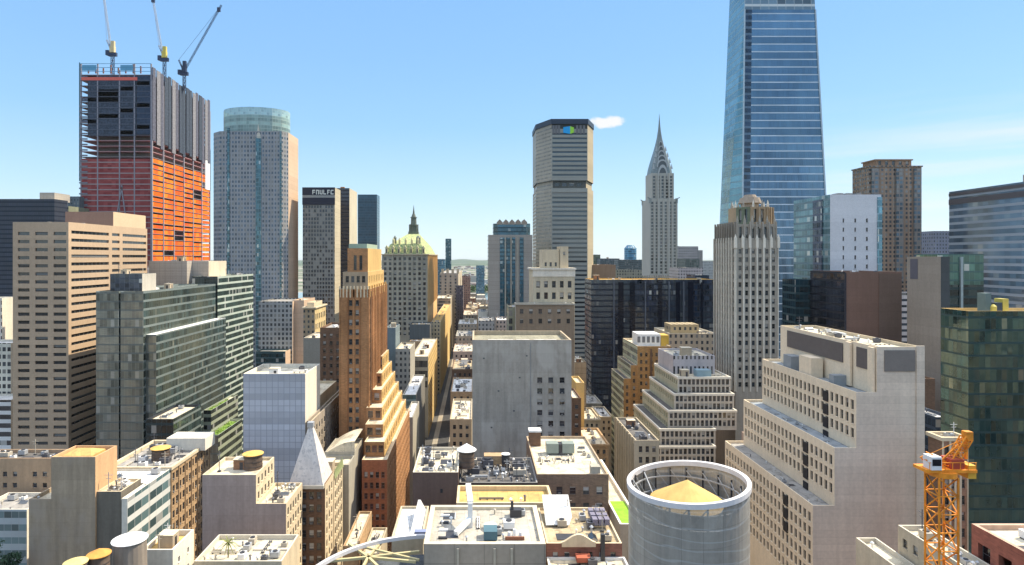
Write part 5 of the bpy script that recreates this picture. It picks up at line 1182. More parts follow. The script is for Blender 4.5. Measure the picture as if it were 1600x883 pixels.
B.poly([(x0+.6,d0+.6),(x1-.6,d0+.6),(x1-.6,d0+23.4),(x0+.6,d0+23.4)],zz-1,PZ(350,d0),gs,[S(fh=20,bw=2.7,ww=1.2,wh=5,top=1.2,rev=.6,fin=(.6,.8,1),fin_up=1.0),M(gs),None,S(fh=20,bw=2.7,ww=1.3,wh=5,top=1.2,rev=.6,fin=(.6,.8,1),fin_up=1.0,wall=gd)],roof=roof_grey,fin_m=masonry('gothic_pier',(.60,.59,.56)),trim=white_st)
for k in range(7):
    q = x0+k*(x1-x0)/6; m = MB(); m.box(q-.55,q+.55,d0-.6,d0+.3,zz-3.5,zz+.9); m.cyl(q,d0-.15,zz+.9,zz+2.6,.6,.05,6); m.build('pinnacle', white_st, B.root)
c0,c1 = PX(1150,d0+8),PX(1207,d0+8)
B.poly(octo(c0,c1,d0+3.5,d0+21,4.5),PZ(350,d0)-1,PZ(322,d0),masonry('lantern_stone',(.38,.29,.20)),[S(fh=20,bw=2.8,ww=1.3,wh=6,top=1,rev=.8,fin=(.7,.7,1))]*3+[None]*4+[S(fh=20,bw=2.2,ww=1.2,wh=6,top=1,rev=.8,wall=masonry('lantern_green',(.16,.19,.14)))],roof=roof_cream,trim=gs)
m = MB(); cx,cy = (c0+c1)/2,d0+12.5; z1 = PZ(322,d0); m.cyl(cx,cy,z1-1,z1+2.2,3.8,3.8,12); m.cyl(cx,cy,z1+2.2,z1+4.8,5.2,4.2,12); m.cyl(cx,cy,z1+4.8,z1+6.2,3.2,2.4,12); m.build('lantern', masonry('lantern_cap',(.33,.28,.24)), B.root)
for k in range(12):   # ring of buttress finials round the lantern
    a = 6.28319*(k+.5)/12; m = MB(); qx,qy = cx+math.cos(a)*(c1-c0)*.47, cy+math.sin(a)*8.2; m.box(qx-.35,qx+.35,qy-.35,qy+.35,z1-5,z1+1.2); m.cyl(qx,qy,z1+1.2,z1+3.4,.5,.05,6); m.build('pinnacle', gs if k % 2 else white_st, B.root)
for k in range(6):
    q = x0+1.2+k*(x1-x0-2.4)/5; m = MB(); m.box(q-.4,q+.4,d0+.4,d0+1.4,PZ(350,d0)-2,PZ(350,d0)+1.6); m.cyl(q,d0+.9,PZ(350,d0)+1.6,PZ(350,d0)+4.0,.5,.05,6); m.build('pinnacle', gs, B.root)
m = MB(); q = x1-1.2; m.box(q-.9,q+.9,d0+.8,d0+3,0,PZ(380,d0)); m.build('corner_pier', gs, B.root); B.end()

# tapering blue glass supertall
B = Bld('tapering_glass_tower','very tall tapering blue glass skyscraper with white horizontal bands, cut by the top edge','skyscraper')
bg_ = curtain('curtain_blue_bands',(.075,.145,.225),(.60,.67,.71),5.4,1.6,.13,.05,(.13,.20,.27),.5,.10,.22,.02,(.17,.29,.38,.014),0,.0)
bl_ = curtain('curtain_blue_left',(.14,.30,.36),(.22,.36,.40),4.7,1.6,.2,.06,(.2,.34,.38),.5,.12,.25,.02,(.20,.38,.42,.02),0,.0)
slot = curtain('curtain_slot',(.012,.03,.06),(.10,.17,.24),4.7,3,.35,.1,(.03,.05,.08),.3,.15,.6,.02,None,0,0)
d0 = 430; H_ = 400.0
def ix(pxa, pxb, z, d): # column at z: photo column pxa at row 0, pxb at row 340
    y = VY-(z-HC)*FX/d; return PX(pxa+(pxb-pxa)*y/340, d)
def outline(z):
    return [(ix(1163.5,1160,z,d0),d0),(ix(1175,1172,z,d0),d0),(ix(1273,1291.5,z,d0),d0),(ix(1273,1291.5,z,d0)-1.5,d0+50),(ix(1143,1129,z,d0+50),d0+50),(ix(1140,1125,z,d0+30),d0+30)]
o0, o1 = outline(-2), outline(PZ(15,d0)); o2 = outline(H_*.84)
root = B.start(o0[0][0]+20, d0+25)
mats = [bl_, slot, bg_, bg_, bg_, bl_]
names = {}
def taper(oa, ob, za, zb, mats_):
    for k in range(6):
        a,c,e_,f_ = oa[k],oa[(k+1)%6],ob[(k+1)%6],ob[k]; w_ = math.hypot(c[0]-a[0],c[1]-a[1]); m = MB()
        m.quad((a[0],a[1],za),(c[0],c[1],za),(e_[0],e_[1],zb),(f_[0],f_[1],zb),((0,za),(w_,za),(w_,zb),(0,zb))); m.build('curtain_wall', mats_[k], root)
oa_ = [o0[5],o0[0],o0[1],o0[2],o0[3],o0[4]]; ob_ = [o1[5],o1[0],o1[1],o1[2],o1[3],o1[4]]
taper(oa_, ob_, 0, PZ(15,d0), [bl_, slot, bg_, bg_, bg_, bl_])
# crown: recessed open storeys behind a light frame
za, zb = PZ(15,d0), H_*.84
cr = curtain('curtain_crown_open',(.10,.15,.18),(.62,.66,.64),5.6,6,.3,.3,(.5,.54,.53),.2,.3)
ob2 = [o2[5],o2[0],o2[1],o2[2],o2[3],o2[4]]
taper(ob_, ob2, za, zb, [bl_, cr, cr, cr, cr, bl_])
m = MB(); m.poly([(p[0],p[1],zb) for p in o2]); m.build('roof', roof_grey, root)
m = MB(); m.prism([(p[0]*.5+(o2[0][0]+o2[2][0])*.25,p[1]*.5+(d0+25)*.5) for p in o2],zb,zb+40); m.build('spire_base', bl_, root)
for k in range(1):
    m = MB(); a,c = o0[2],o1[2]; m.beam((a[0]-.1,a[1]-.2,0),(c[0]-.1,c[1]-.2,PZ(15,d0)),.9); m.build('edge_fin', flat('edge_pale',(.45,.55,.60),.4), root)
m = MB(); m.beam((o0[0][0],d0-.3,0),(o1[0][0],d0-.3,PZ(15,d0)),.8); m.build('edge_fin', flat('edge_pale',(.45,.55,.60),.4), root)
FOOT.append(('tapering tower',o0[4][0],o0[2][0],d0,d0+55,0,H_)); B.end()

# white panel building with glass side
B = Bld('white_panel_building','white panelled tower with three columns of tiny windows and teal glass on its left','office tower')
d0 = 330; wp_ = masonry('white_panels',(.60,.63,.72),.03,.04,joint=4,jv=12,jd=.96)
e = B.px(1297,1377,304,d0,D=38,wall=wp_,front=S(fh=5.0,cols=[(.245,.275),(.475,.51),(.70,.74)],wh=2.2,top=13,rev=.4,pane=pane_dark,zmin=PZ(425,d0)),left=M(curtain('curtain_teal_side',(.07,.16,.19),(.14,.22,.24),3.9,3.0,.3,.14,(.25,.33,.36),.4,.1,.4,.02,(.16,.28,.30,.04))),roof=roof_white)
m = MB(); m.box(e[1]-2.2,e[1]+.2,d0-.5,d0+1,PZ(428,d0),e[5]-1.5); m.build('glass_corner', curtain('curtain_teal_corner',(.10,.24,.30),(.25,.38,.42),3.9,2,.2,.1), B.root)
for k in range(3): m = MB(); m.box(e[0]+9+k*5,e[0]+12+k*5,d0+8,d0+14,e[5]-1,e[5]+1.6); m.build('rooftop_unit', louv, B.root)
m = MB(); m.box(e[0]-.6,e[0]-.003,d0+7,d0+16,80,e[5]-2); m.build('dark_glass_panel', curtain('curtain_slate_dk',(.05,.07,.10),(.09,.11,.15),3.9,2,.3,.12,(.16,.18,.22)), B.root); B.end()
B = Bld('brown_residential_tower','tall brown brick apartment tower with balconies and a stepped top','apartment tower')
d0 = 450; rb_ = facade('facade_brown_res',(.30,.22,.175),3.2,3.0,1.5,1.8,(.03,.035,.04),.14,.7,(.36,.28,.21))
e = B.px(1358,1440,259,d0,D=20,wall=rb_,front=M(rb_),left=M(rb_),roof=roof_tan,n=3,cornice=.6)
B.px(1368,1424,249,d0+3,D=15,z0=e[5]-1,wall=masonry('res_top',(.30,.21,.16)),front=S(fh=9,bw=5,ww=2.2,wh=3,top=1.2),roof=roof_tan,n=2,cornice=.8)
for a in (1366,1404,1432):
    m = MB(); m.box(PX(a,d0)-2.6,PX(a,d0)+2.6,d0-1.6,d0-.003,PZ(440,d0),PZ(264,d0)); m.build('balcony_stack', facade('facade_balcony',(.24,.22,.22),3.2,2.6,2.0,2.0,(.06,.09,.11)), B.root)
B.end()
B = Bld('black_brown_block','block with a black glass left face and a flat reddish brown front','office building')
brn = masonry('brown_flat',(.20,.125,.105),.1,.1,joint=3.8,jd=.9); d0 = 292
e = B.px(1321,1409,425,d0,rear=1266,corner=1321,wall=brn,front=M(brn),left=M(curtain('curtain_black_l',(.012,.016,.026),(.010,.012,.02),3.9,3,.25,.1,(.03,.03,.04),.3,.1,.8,.04,(.05,.06,.08,.05),0,0)),roof=roof_dark,n=5)
m = MB(); m.box(PX(1373,d0),PX(1409,d0)-.3,d0-.25,d0-.003,PZ(545,d0),e[5]-.8); m.build('panel_bay', masonry('brown_flat2',(.165,.115,.10),.1,.1,joint=3.8,jd=.85), B.root)
m = MB(); m.box(e[0]-.3,e[0]+.3,d0-.3,d0+.3,0,e[5]-.5); m.build('corner_trim', flat('trim_ink',(.03,.03,.04)), B.root); B.end()
simple('dark_teal_block','dark teal glass block under the slate glass strip, left of the black glass face',1243,1266,437,322,D=14,wall=curtain('curtain_teal_ink',(.01,.035,.05),(.02,.05,.06),3.9,2.2,.3,.1,(.04,.07,.08)),roof=roof_dark,n=0)
simple('pale_sliver_building','narrow pale building glimpsed between the brown block and the plain grey slab',1402,1420,456,400,D=20,wall=fac('pale_sl',(.55,.52,.55),fh=4,bw=3,ww=3,wh=1.6),roof=roof_white,n=0)
simple('small_skyline_block','small blue grey block on the skyline left of the striped glass slab',1459,1486,361,620,D=30,wall=fac('sk_blue',(.20,.22,.30)),roof=roof_grey,n=1)
B = Bld('striped_glass_slab','wide blue glass slab with long horizontal stripes at the right edge','office building')
st_m = curtain('curtain_long_stripe',(.07,.12,.17),(.33,.36,.39),4.6,4.0,.36,.04,(.10,.14,.18),.4,.1,.5,.03,(.20,.27,.33,.02),0,.03,(.3,.33,.33))
x_ = PX(1483,420); e = B.box(x_,x_+60,318,420,0,PZ(300,420),st_m,front=M(st_m),left=M(st_m),roof=roof_grey,par=.8)
m = MB(); m.box(x_+6,x_+40,330,370,e[5]-.8,e[5]+5); m.build('penthouse', mech, B.root)
m = MB(); m.box(x_-.35,x_-.003,318,420,e[5]-9,e[5]-5.5); m.box(x_-.35,x_-.003,318,420,e[5]-3.2,e[5]-1.2); m.build('louvre_band', flat('brownish_band',(.10,.085,.085),.5), B.root); B.end()
# plain grey slab and green glass
B = Bld('plain_grey_slab','plain grey concrete slab tower with one dark panel near its top','office building')
cs = masonry('plain_concrete',(.285,.26,.24),.07,.14,joint=3.8,jd=.94); d0 = 255
xg = PX(1470,d0); e = B.box(xg,PX(1484,d0),d0,275,0,PZ(401,d0),masonry('dark_shaft',(.075,.085,.095),.1,.1,joint=3.7,jd=.8),left=M(cs),roof=roof_dark,trim=stone_warm)
m = MB(); m.box(xg-.12,xg-.003,xg*FX/(1434-VX),xg*FX/(1422.5-VX),PZ(438,d0),PZ(405,d0)); m.build('dark_panel', flat('panel_violet',(.10,.095,.115),.5), B.root); B.end()
green_g = curtain('curtain_green_mirror',(.018,.062,.062),(.015,.045,.045),3.7,1.6,.16,.10,(.02,.055,.052),.5,.05,.7,.09,(.085,.125,.09,.11),0,.05,(.28,.30,.22))
B = Bld('green_glass_tower','green glass office tower joined to the right of the plain grey slab','office tower')
top_g = curtain('curtain_green_grid',(.05,.13,.10),(.07,.13,.11),3.7,2.3,.2,.14,(.13,.22,.17),.3,.1,.4,.03)
z_ = PZ(445,262); xa,xb = PX(1484,255)+.02,PX(1537,262)
B.box(xa,xb,262,274.5,0,z_,green_g,front=M(curtain('curtain_dark_green2',(.012,.028,.028),(.03,.05,.045),3.7,3.4,.3,.1,(.04,.06,.055),.3,.1,.8,.05)),left=M(green_g),roof=roof_dark,par=.1)
B.box(xa,xb,262,274.5,z_,PZ(397,262),top_g,front=M(top_g),left=M(top_g),roof=roof_grey,par=.6)
m = MB(); q = PX(1501,262); m.box(q-.5,q+.5,261.2,261.99,20,z_+12); m.build('vertical_fin', flat('fin_pale',(.36,.40,.38)), B.root); B.end()
B = Bld('green_mirror_building','wide dark green mirror glass building with warped reflections at the right edge','office building')
d0 = 176; e = B.box(PX(1513,d0),PX(1700,d0),d0,d0+10.5,0,PZ(486,d0),green_g,front=M(green_g),left=M(green_g),roof=roof_tan,trim=yellow_st,par=.8)
for (a,c,h,cm) in ((1540,1549,9,flat('box_teal',(.12,.17,.16))),(1556,1566,4,flat('box_navy',(.05,.07,.09))),(1567,1576,6,yel)):
    m = MB(); m.box(PX(a,d0+3),PX(c,d0+3),d0+3,d0+6,e[5]-.8,e[5]+h*.55); m.build('rooftop_unit', cm, B.root)
m = MB(); m.cyl(PX(1552,d0+3),d0+3,e[5]-.8,e[5]+1.1,.85,.85,14); m.cyl(PX(1552,d0+3),d0+3,e[5]+1.1,e[5]+1.7,.85,.2,14); m.build('yellow_tank', yel, B.root); B.end()
simple('dark_brown_slab','dark brown brick block half hidden behind the beige stepped building',1440,1461,592,262*.93,D=20,wall=brown_b,roof=roof_cream,n=2,par=.8)
simple('navy_low_block','navy glass low block in the gap left of the green mirror building',1462,1492,652,212,D=18,wall=curtain('curtain_navy_low',(.02,.04,.07),(.03,.05,.08),3.8,2,.3,.1),roof=roof_white,n=3)
B = Bld('small_brick_building','small brick building with cream bands and square windows behind the orange crane','building')
B.px(1472,1512,683,149,D=4.6,wall=brick('rose_brick',(.30,.19,.14)),front=S(fh=4.0,n=4,bw=2,ww=1.25,wh=2.2,top=2.4,zmin=15,fin=(.45,.25,1),fin_mi=1,pane=pane('window_glass_shades',(.03,.03,.03),.7,(.5,.46,.40))),left=M(brown_b),fin_m=cream_st,roof=roof_cream,n=3,trim=cream_st,cornice=.4); B.end()

# ================================================================ big stepped building on the right
B = Bld('beige_stepped_building','large beige building stepping back in terraces, with many dark windows and a blank front wall','office building')
d0 = 164; d1 = 216; x1 = PX(1442,d0)
X3, X2, X1, X0 = PX(1370,d0), PX(1338,d0), PX(1304,d0), PX(1270,d0)
Z3, Z2, Z1, Z0 = PZ(542,d0), PZ(613,d0), PZ(700,d0), PZ(790,d0)
ws = masonry('beige_side',(.72,.62,.50),.06,.1)  # paler than the front: light this side lacks is put into colour
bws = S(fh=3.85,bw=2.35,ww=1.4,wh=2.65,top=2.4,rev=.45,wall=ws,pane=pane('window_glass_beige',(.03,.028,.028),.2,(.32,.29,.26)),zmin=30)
beige_lines = masonry('beige_front',(.57,.525,.48),.09,.14,joint=1.9,jd=.9)
terr = roofing('roof_blue_grey',(.33,.36,.38)); B.cap = 100
X_ = [X0,X1,X2]; Zs = [Z0,Z1,Z2]; lo = [0,Z0-.8,Z1-.8]
for i in range(3):
    B.box(X_[i]+i*.004,x1-i*.004,d0+i*.004,d1+6-i*2,lo[i],Zs[i],beige_lines,front=None,left=bws,roof=terr if i else roof_grey,par=.9,trim=ws,n=0)
B.box(X3,x1-.016,d0+.016,d1,Z2-.8,Z3,beige_lines,front=None,left=M(ws),right=M(beige_lines),roof=roof_cream,par=1.0,trim=cream_st,n=16,kinds=(1,3,5,7,3,2))
# louvred top band and end panels
lp = flat('louvre_brown',(.12,.10,.09),.6)
for (a,c) in ((d0+3.5,d0+8.5),(d0+15,d0+47)):
    m = MB(); m.box(X3-.25,X3-.003,a,c,Z3-6.8,Z3-1.2); m.build('louvre_band', lp, B.root)
m = MB(); m.box(X3+2.0,x1-2.2,d0-.22,d0+.012,Z3-6.6,Z3-.9); m.build('louvre_band', flat('louvre_grey2',(.17,.155,.14),.6), B.root)
for q in (d0+1.5,d0+11.5): 
    m = MB(); m.box(X3-.9,X3-.26,q-1.1,q+1.1,Z2-.5,Z3-.3); m.build('pier', ws, B.root)
m = MB(); m.box(x1-1.9,x1+.25,d0-.35,d0+.01,0,Z3+.3); m.build('corner_pier', beige_lines, B.root)
m = MB(); m.box(PX(1358,d0),PX(1364,d0),d0-.1,d0-.003,PZ(848,d0),PZ(845,d0)); m.build('vent_grille', flat('vent_grille',(.10,.10,.10),.7), B.root)
for i,(xq,zq) in enumerate(((X0,Z0),(X1,Z1),(X2,Z2))):   # darker paired windows near the corner
    for f in range(4 if i else 3):
        for yy in (d0+14.2,):
            m = MB(); z = zq-3.2-f*3.85; m.box(xq-.30,xq-.05,yy-1.2,yy+1.2,z-2.5,z+.4); m.build('dark_bay_window', flat('bay_glass',(.015,.015,.018),.6), B.root)
for (y_,w_,h_) in ((d0+24,7,5.2),(d0+36,5,3.8),(d0+12,2.5,2.2)):
    m = MB(); m.box(X2+1.0,X3-.9,y_,y_+w_,Z2-.9,Z2+h_); m.build('mechanical_box', flat('box_bluegrey',(.26,.28,.29),.6) if w_ < 6 else ws, B.root)
clutter(B.root, X1+.6, X2-.4, d0+4, d1-6, Z1-.9, 6, (1,3,3,7), 3, .5, .7)
clutter(B.root, X0+.6, X1-.4, d0+4, d1-6, Z0-.9, 7, (1,3,3,7), 4, .5, .8)
B.end()
B = Bld('yellow_roof_wing','low pink brown wing with a yellow tan roof behind the beige stepped building','building')
B.box(103,118.5,223,236.5,0,57.2,masonry('pink_brown',(.44,.34,.30)),front=None,left=S(fh=3.7,bw=2.4,ww=1.1,wh=2.0,top=2,zmin=20),roof=roof_gold,n=2); B.end()
tree(106,227,56.2,2.6,1.2,'small dark green shrub tree on the yellow tan roof of the low wing',9,leaf_d)

# ================================================================ foreground centre
B = Bld('grey_roof_building','grey panelled building with an equipment strewn flat roof at the bottom centre','building')
d0 = 105; gp = masonry('grey_panels',(.30,.28,.26),.06,.15,joint=8,jv=5.2,jd=.75); x0,x1 = PX(662,d0),PX(853,d0); zt = PZ(850,d0)
B.box(x0,x1,d0,d0+16.5,0,zt,gp,roof=roofing('roof_pale_grey',(.46,.42,.35)),par=.6,parw=.9,trim=masonry('coping_cream',(.60,.55,.45)),n=8,kinds=(3,3,1,7,3))
zr = zt-.6
# leaning white duct stack
m = MB(); m.box(x0+7.5,x0+8.4,d0+7.5,d0+8.5,zr,zr+4.6); m.beam((x0+8,d0+8,zr+4.4),(x0+7.5,d0+12.5,zr+6.0),1.0); m.beam((x0+8,d0+8,zr+1.6),(x0+5.4,d0+4,zr+.6),.8); m.build('duct_stack', white_p, B.root)
m = MB(); m.box(x0+10.4,x0+12.8,d0+2.2,d0+5,zr+.2,zr+1.7); m.build('rooftop_unit', flat('unit_teal',(.07,.14,.17),.6), B.root)
m = MB(); m.cyl(x0+11.7,d0+7.2,zr,zr+.8,1.3,1.3,16); m.build('round_fan', flat('fan_pale',(.5,.5,.42)), B.root)
for k in range(3): m = MB(); m.cyl(x0+15+k*1.0,d0+3.6+(k%2),zr,zr+1.1,.45,.3,10); m.build('vent_pipe', white_p, B.root)
m = MB(); m.box(x0+14.2,x0+17.6,d0+2.6,d0+2.9,zr,zr+.6); m.build('unit_rail', rust, B.root)
m = MB(); m.box(x0+15.6,x0+17.8,d0+12,d0+13.6,zr,zr+1.4); m.beam((x0+16,d0+12.5,zr+1.4),(x0+16,d0+12.5,zr+3.0),.5); m.build('air_handler', dark_m, B.root)
for k in range(4): m = MB(); m.box(x0+2.3,x0+3.9,d0+3+k*3.1,d0+3.5+k*3.1,zr,zr+.35); m.build('vent_strip', white_p if k % 2 else dark_m, B.root)
for q in (.28,.58,.72): m = MB(); m.box(x0+(x1-x0)*q-.2,x0+(x1-x0)*q+.2,d0-.35,d0-.003,50,zt-.7); m.build('pilaster', stone_grey, B.root)
B.end()
B = Bld('white_annex','low annex with tilted bright white roofs and a bluish skylight, left of the equipment roof','building')
e = B.box(PX(612,123),PX(661,123),123,138,0,PZ(838,123),stone_warm,roof=roof_white,par=.5)
m = MB(); m.quad((e[0]+3.5,125,e[5]-.4),(e[1]-.6,125,e[5]-.4),(e[1]-1.6,135,e[5]+2.6),(e[0]+4.2,135,e[5]+2.6)); m.quad((e[1]-.6,125,e[5]-.4),(e[1]-.6,137,e[5]-.4),(e[1]-1.6,135,e[5]+2.6),(e[1]-1.6,135,e[5]+2.6)); m.build('tilted_roof', roof_white, B.root)
m = MB(); m.box(e[0]+4.5,e[0]+7.4,123.6,124.9,e[5]-.45,e[5]+.6); m.build('skylight', flat('skylight_blue',(.22,.25,.38),.2), B.root); B.end()
B = Bld('gold_roof_building','low building with a golden flat roof and cream parapet behind the equipment roof','building')
d0 = 135; B.box(PX(713,d0),PX(866,d0),d0,d0+10.5,0,PZ(786,d0),stone_warm,roof=roof_gold,par=1.1,parw=.6,trim=masonry('coping_cream2',(.58,.48,.33)),n=3,kinds=(3,3,7)); B.end()
m = None
B = Bld('cluttered_roof_building','dark brown brick building with a cluttered cream roof beside the street','building')
d0 = 150; e = B.box(PX(645,d0),PX(716,d0),d0,d0+20,0,PZ(738,d0),masonry('plum_brown',(.125,.09,.085),.15,.25),roof=roof_cream,par=.8,trim=cream_p,n=22,kinds=(1,1,3,3,7,5,2),left=M(tan_b)); 
m = MB(); m.box(-9,-8.4,d0-.1,d0-.003,PZ(770,d0),PZ(764,d0)); m.build('window', pane_m, B.root); B.end()
B = Bld('cluttered_roof_building','dark low building packed with coolers and vents at the foot of the blank grey block','building')
d0 = 153; e = B.box(PX(718,d0),PX(840,d0),d0,d0+19,0,PZ(754,d0),masonry('ink_brown',(.08,.07,.07)),roof=roof_dark,par=.8,trim=flat('coping_grey',(.28,.27,.26)),n=34,kinds=(0,1,1,3,3,6,7,2))
m = MB(); m.box(2.0,8.5,166,169,e[5]-.8,e[5]+2.4,0); m.build('long_penthouse', tan_b, B.root); B.end()
water_tank(PX(729,158), 158, 68.2, PZ(703,158), 2.05, 1.7, 'dark wooden water tank under a white cone roof, left of the blank grey block', wood, white_p, over=1.25)
water_tank(PX(790,164), 164, 68.2, 71.9, 1.1, .5, 'small round dark tank on the dark cluttered roof', dark_m, white_p)
B = Bld('brick_loft_building','brown brick building with a long cream roof, right of the blank grey block foot','building')
d0 = 155; e = B.box(PX(839,d0),PX(951,d0),d0,d0+33,0,PZ(741,d0),brick('taupe_brick',(.21,.155,.125)),front=S(fh=4.1,n=5,bw=3.6,ww=1.55,wh=2.0,top=3.2,pane=pane('window_glass_bright',(.03,.035,.04),.6,(.6,.58,.55)),zmin=50,ac=2),right=M(tan_b),roof=roof_cream,par=.7,trim=masonry('coping_tan',(.42,.34,.26)))
zr = e[5]-.7
m = MB(); m.box(e[0]+.3,e[0]+3.6,180,183,zr,zr+4.2,0); m.box(e[0]+.1,e[0]+3.8,179.8,183.2,zr+4.2,zr+4.7,1); m.build('lift_house', [brown_b, white_p], B.root)
gbox = flat('glass_box_green',(.26,.30,.26),.3)
for (a,w_) in ((4.4,3.4),(8.9,3.4)): m = MB(); m.box(e[0]+a,e[0]+a+w_,172,175,zr+.5,zr+3.2); m.build('cooling_unit', gbox, B.root)
m = MB(); m.box(e[0]+7.6,e[0]+9.0,172.2,175,zr,zr+3); m.build('unit_gap', dark_m, B.root)
clutter(B.root, e[0]+1, e[0]+12, 164, 171, zr, 16, (1,3,3,7), 5, .5, .9)
clutter(B.root, e[0]+13, e[1]-1, 158, 186, zr, 5, (1,3,5), 6, .6, .9)
m = MB(); m.box(e[1]-4.4,e[1]-2.0,d0+.5,d0+2.6,zr,zr+2.4); m.build('chimney_box', stone_grey, B.root); B.end()
B = Bld('lawn_terrace_building','low building with a bright green lawn roof edged in white, beside the brick loft building','building')
d0 = 150; xa = PX(951,155)+.3; e = B.box(xa,xa+5.2,d0-6,190,0,61.8,stone_warm,roof=roof_cream,par=.9,parw=.5,trim=white_p)
m = MB(); m.box(xa+.55,xa+4.6,d0-4,d0+9,e[5]-.898,e[5]-.6); m.build('lawn', flat('lawn_green',(.22,.42,.03),.95,var=.25), B.root); B.end()
B = Bld('gabled_brick_building','brick building with a wavy cream gable and cluttered tan roof, left of the round screen','building')
d0 = 118; xa,xb = PX(854,d0),PX(972,d0); zt = PZ(849,d0); tb = brick('wine_brick',(.20,.10,.085))
e = B.box(xa,xb,d0,d0+17,0,zt,tb,front=S(fh=3.6,bw=2.4,ww=1.0,wh=1.7,top=1.7,zmin=60,pane=pane('window_glass_bright',(.03,.035,.04),.6,(.6,.58,.55))),roof=roof_tan,par=.5,trim=cream_st,n=16,kinds=(1,3,3,5,7,2))
m = MB(); n_ = 16; w_ = 6.6; xc = PX(904,d0)
for k in range(n_):
    a0,a1 = k/n_,(k+1)/n_; f = lambda t: .3+1.5*(.5-.5*math.cos(2*math.pi*t))**.8
    m.quad((xc-w_/2+w_*a0,d0-.3,zt-.6),(xc-w_/2+w_*a1,d0-.3,zt-.6),(xc-w_/2+w_*a1,d0-.3,zt+f(a1)),(xc-w_/2+w_*a0,d0-.3,zt+f(a0))); m.quad((xc-w_/2+w_*a0,d0-.3,zt+f(a0)),(xc-w_/2+w_*a1,d0-.3,zt+f(a1)),(xc-w_/2+w_*a1,d0+.3,zt+f(a1)),(xc-w_/2+w_*a0,d0+.3,zt+f(a0)))
m.build('wavy_gable', cream_st, B.root)
m = MB(); m.quad((xa+.8,126,zt),(xa+5.6,126,zt),(xa+6.6,134,zt+3.2),(xa+.8,134,zt+3.2)); m.quad((xa+5.6,126,zt),(xa+6.8,130,zt),(xa+6.6,134,zt+3.2),(xa+6.6,134,zt+3.2)); m.build('tilted_roof', roof_white, B.root)
for i in range(3):
    for j in range(3):
        m = MB(); m.box(PX(925,126)+i*1.25,PX(925,126)+i*1.25+1.0,125+j*2.2,126.6+j*2.2,zt+.4,zt+1.6); m.build('condenser', flat('cond_violet',(.20,.18,.23),.5), B.root)
m = MB(); m.box(PX(938,d0),PX(944,d0),d0-.8,d0-.004,50,zt+2.0); m.build('chimney_flue', dark_m, B.root); B.end()
B = Bld('front_cream_roof','low cream roof with a red canopy under the gabled brick building','building')
e = B.box(xa,PX(978,d0)-.3,108,117.9,0,66.9,cream_st,roof=roof_cream,par=.5,trim=white_p,n=6,kinds=(1,3,5))
m = MB(); m.box(PX(898,117)+.2,PX(922,117),115.6,117.6,66.9,67.8); m.build('red_canopy', flat('red_canopy',(.42,.11,.06),.7), B.root); B.end()

# round perforated screen
t = thing('round_screen', (PX(1074,86),86,70), 'round grey perforated screen drum with a white rim, open at the top', 'rooftop screen')
cx,cy,Rr = PX(1074,86),86.0,8.1; zt = PZ(752,86)
pm = N('perforated_screen'); u,v = pm.uv()
c_ = grime(pm,(.40,.40,.40,1),.12,.25)
pn,cu_ = pm.stripe(u,2.67,.07); ph,cv_ = pm.stripe(v,2.5,.06)
wv = pm.n('TexWave', wave_type='BANDS', bands_direction='Z'); wv.inputs['Scale'].default_value = .11; wv.inputs['Distortion'].default_value = 9; wv.inputs['Detail'].default_value = 3
mpw = pm.n('Mapping'); mpw.inputs['Scale'].default_value = (.5,.5,1.6); pm.l(pm.obj(), mpw.inputs['Vector']); pm.l(mpw.outputs[0], wv.inputs['Vector'])
c_ = pm.mix(pm.rng(wv.outputs['Fac'],.93,1,0,.55), c_, (.55,.56,.55)); c_ = pm.mul(c_, pm.math('SUBTRACT',1,pm.math('MULTIPLY',pm.math('MAXIMUM',pn,ph),.25)))  # pale wavy streaks are reflections painted on the screen
c_ = pm.mul(c_, pm.rng(pm.wn(cu_,cv_).outputs[0],0,1,.9,1.1)); pm.b.inputs['Alpha'].default_value = .82
pm.done(c_,.5,.4,.25); pm = pm.m
m = MB(); m.cyl(cx,cy,60,zt-.5,Rr,Rr,64,cap=False); m.build('screen', pm, t)
m = MB(); n_ = 72
for k in range(n_):
    a0,a1 = 6.28319*k/n_,6.28319*(k+1)/n_
    ring = [(Rr+.22,zt-.55),(Rr+.22,zt+.15),(Rr-.34,zt+.15),(Rr-.34,zt-.55)]
    for j in range(4):
        (r0,z0),(r1,z1) = ring[j],ring[(j+1)%4]
        m.quad((cx+r0*math.cos(a0),cy+r0*math.sin(a0),z0),(cx+r0*math.cos(a1),cy+r0*math.sin(a1),z0),(cx+r1*math.cos(a1),cy+r1*math.sin(a1),z1),(cx+r1*math.cos(a0),cy+r1*math.sin(a0),z1))
m.build('rim', flat('rim_white',(.66,.63,.62),.5), t)
for k in range(20):
    a = 6.28319*k/20; m = MB(); m.beam((cx+(Rr-.5)*math.cos(a),cy+(Rr-.5)*math.sin(a),60),(cx+(Rr-.5)*math.cos(a),cy+(Rr-.5)*math.sin(a),zt-.7),.2); m.build('post', dark_m, t)
for k in range(20):
    a,c = 6.28319*k/20,6.28319*(k+1)/20; m = MB(); m.beam((cx+(Rr-.6)*math.cos(a),cy+(Rr-.6)*math.sin(a),zt-3.9),(cx+(Rr-.6)*math.cos(c),cy+(Rr-.6)*math.sin(c),zt-1.0),.12); m.build('diagonal', steel, t)
for zz in (1.9,3.9):
    m = MB()
    for k in range(40):
        a0,a1 = 6.28319*k/40,6.28319*(k+1)/40; m.beam((cx+(Rr-.7)*math.cos(a0),cy+(Rr-.7)*math.sin(a0),zt-zz),(cx+(Rr-.7)*math.cos(a1),cy+(Rr-.7)*math.sin(a1),zt-zz),.18)
    m.build('ring_rail', steel, t)
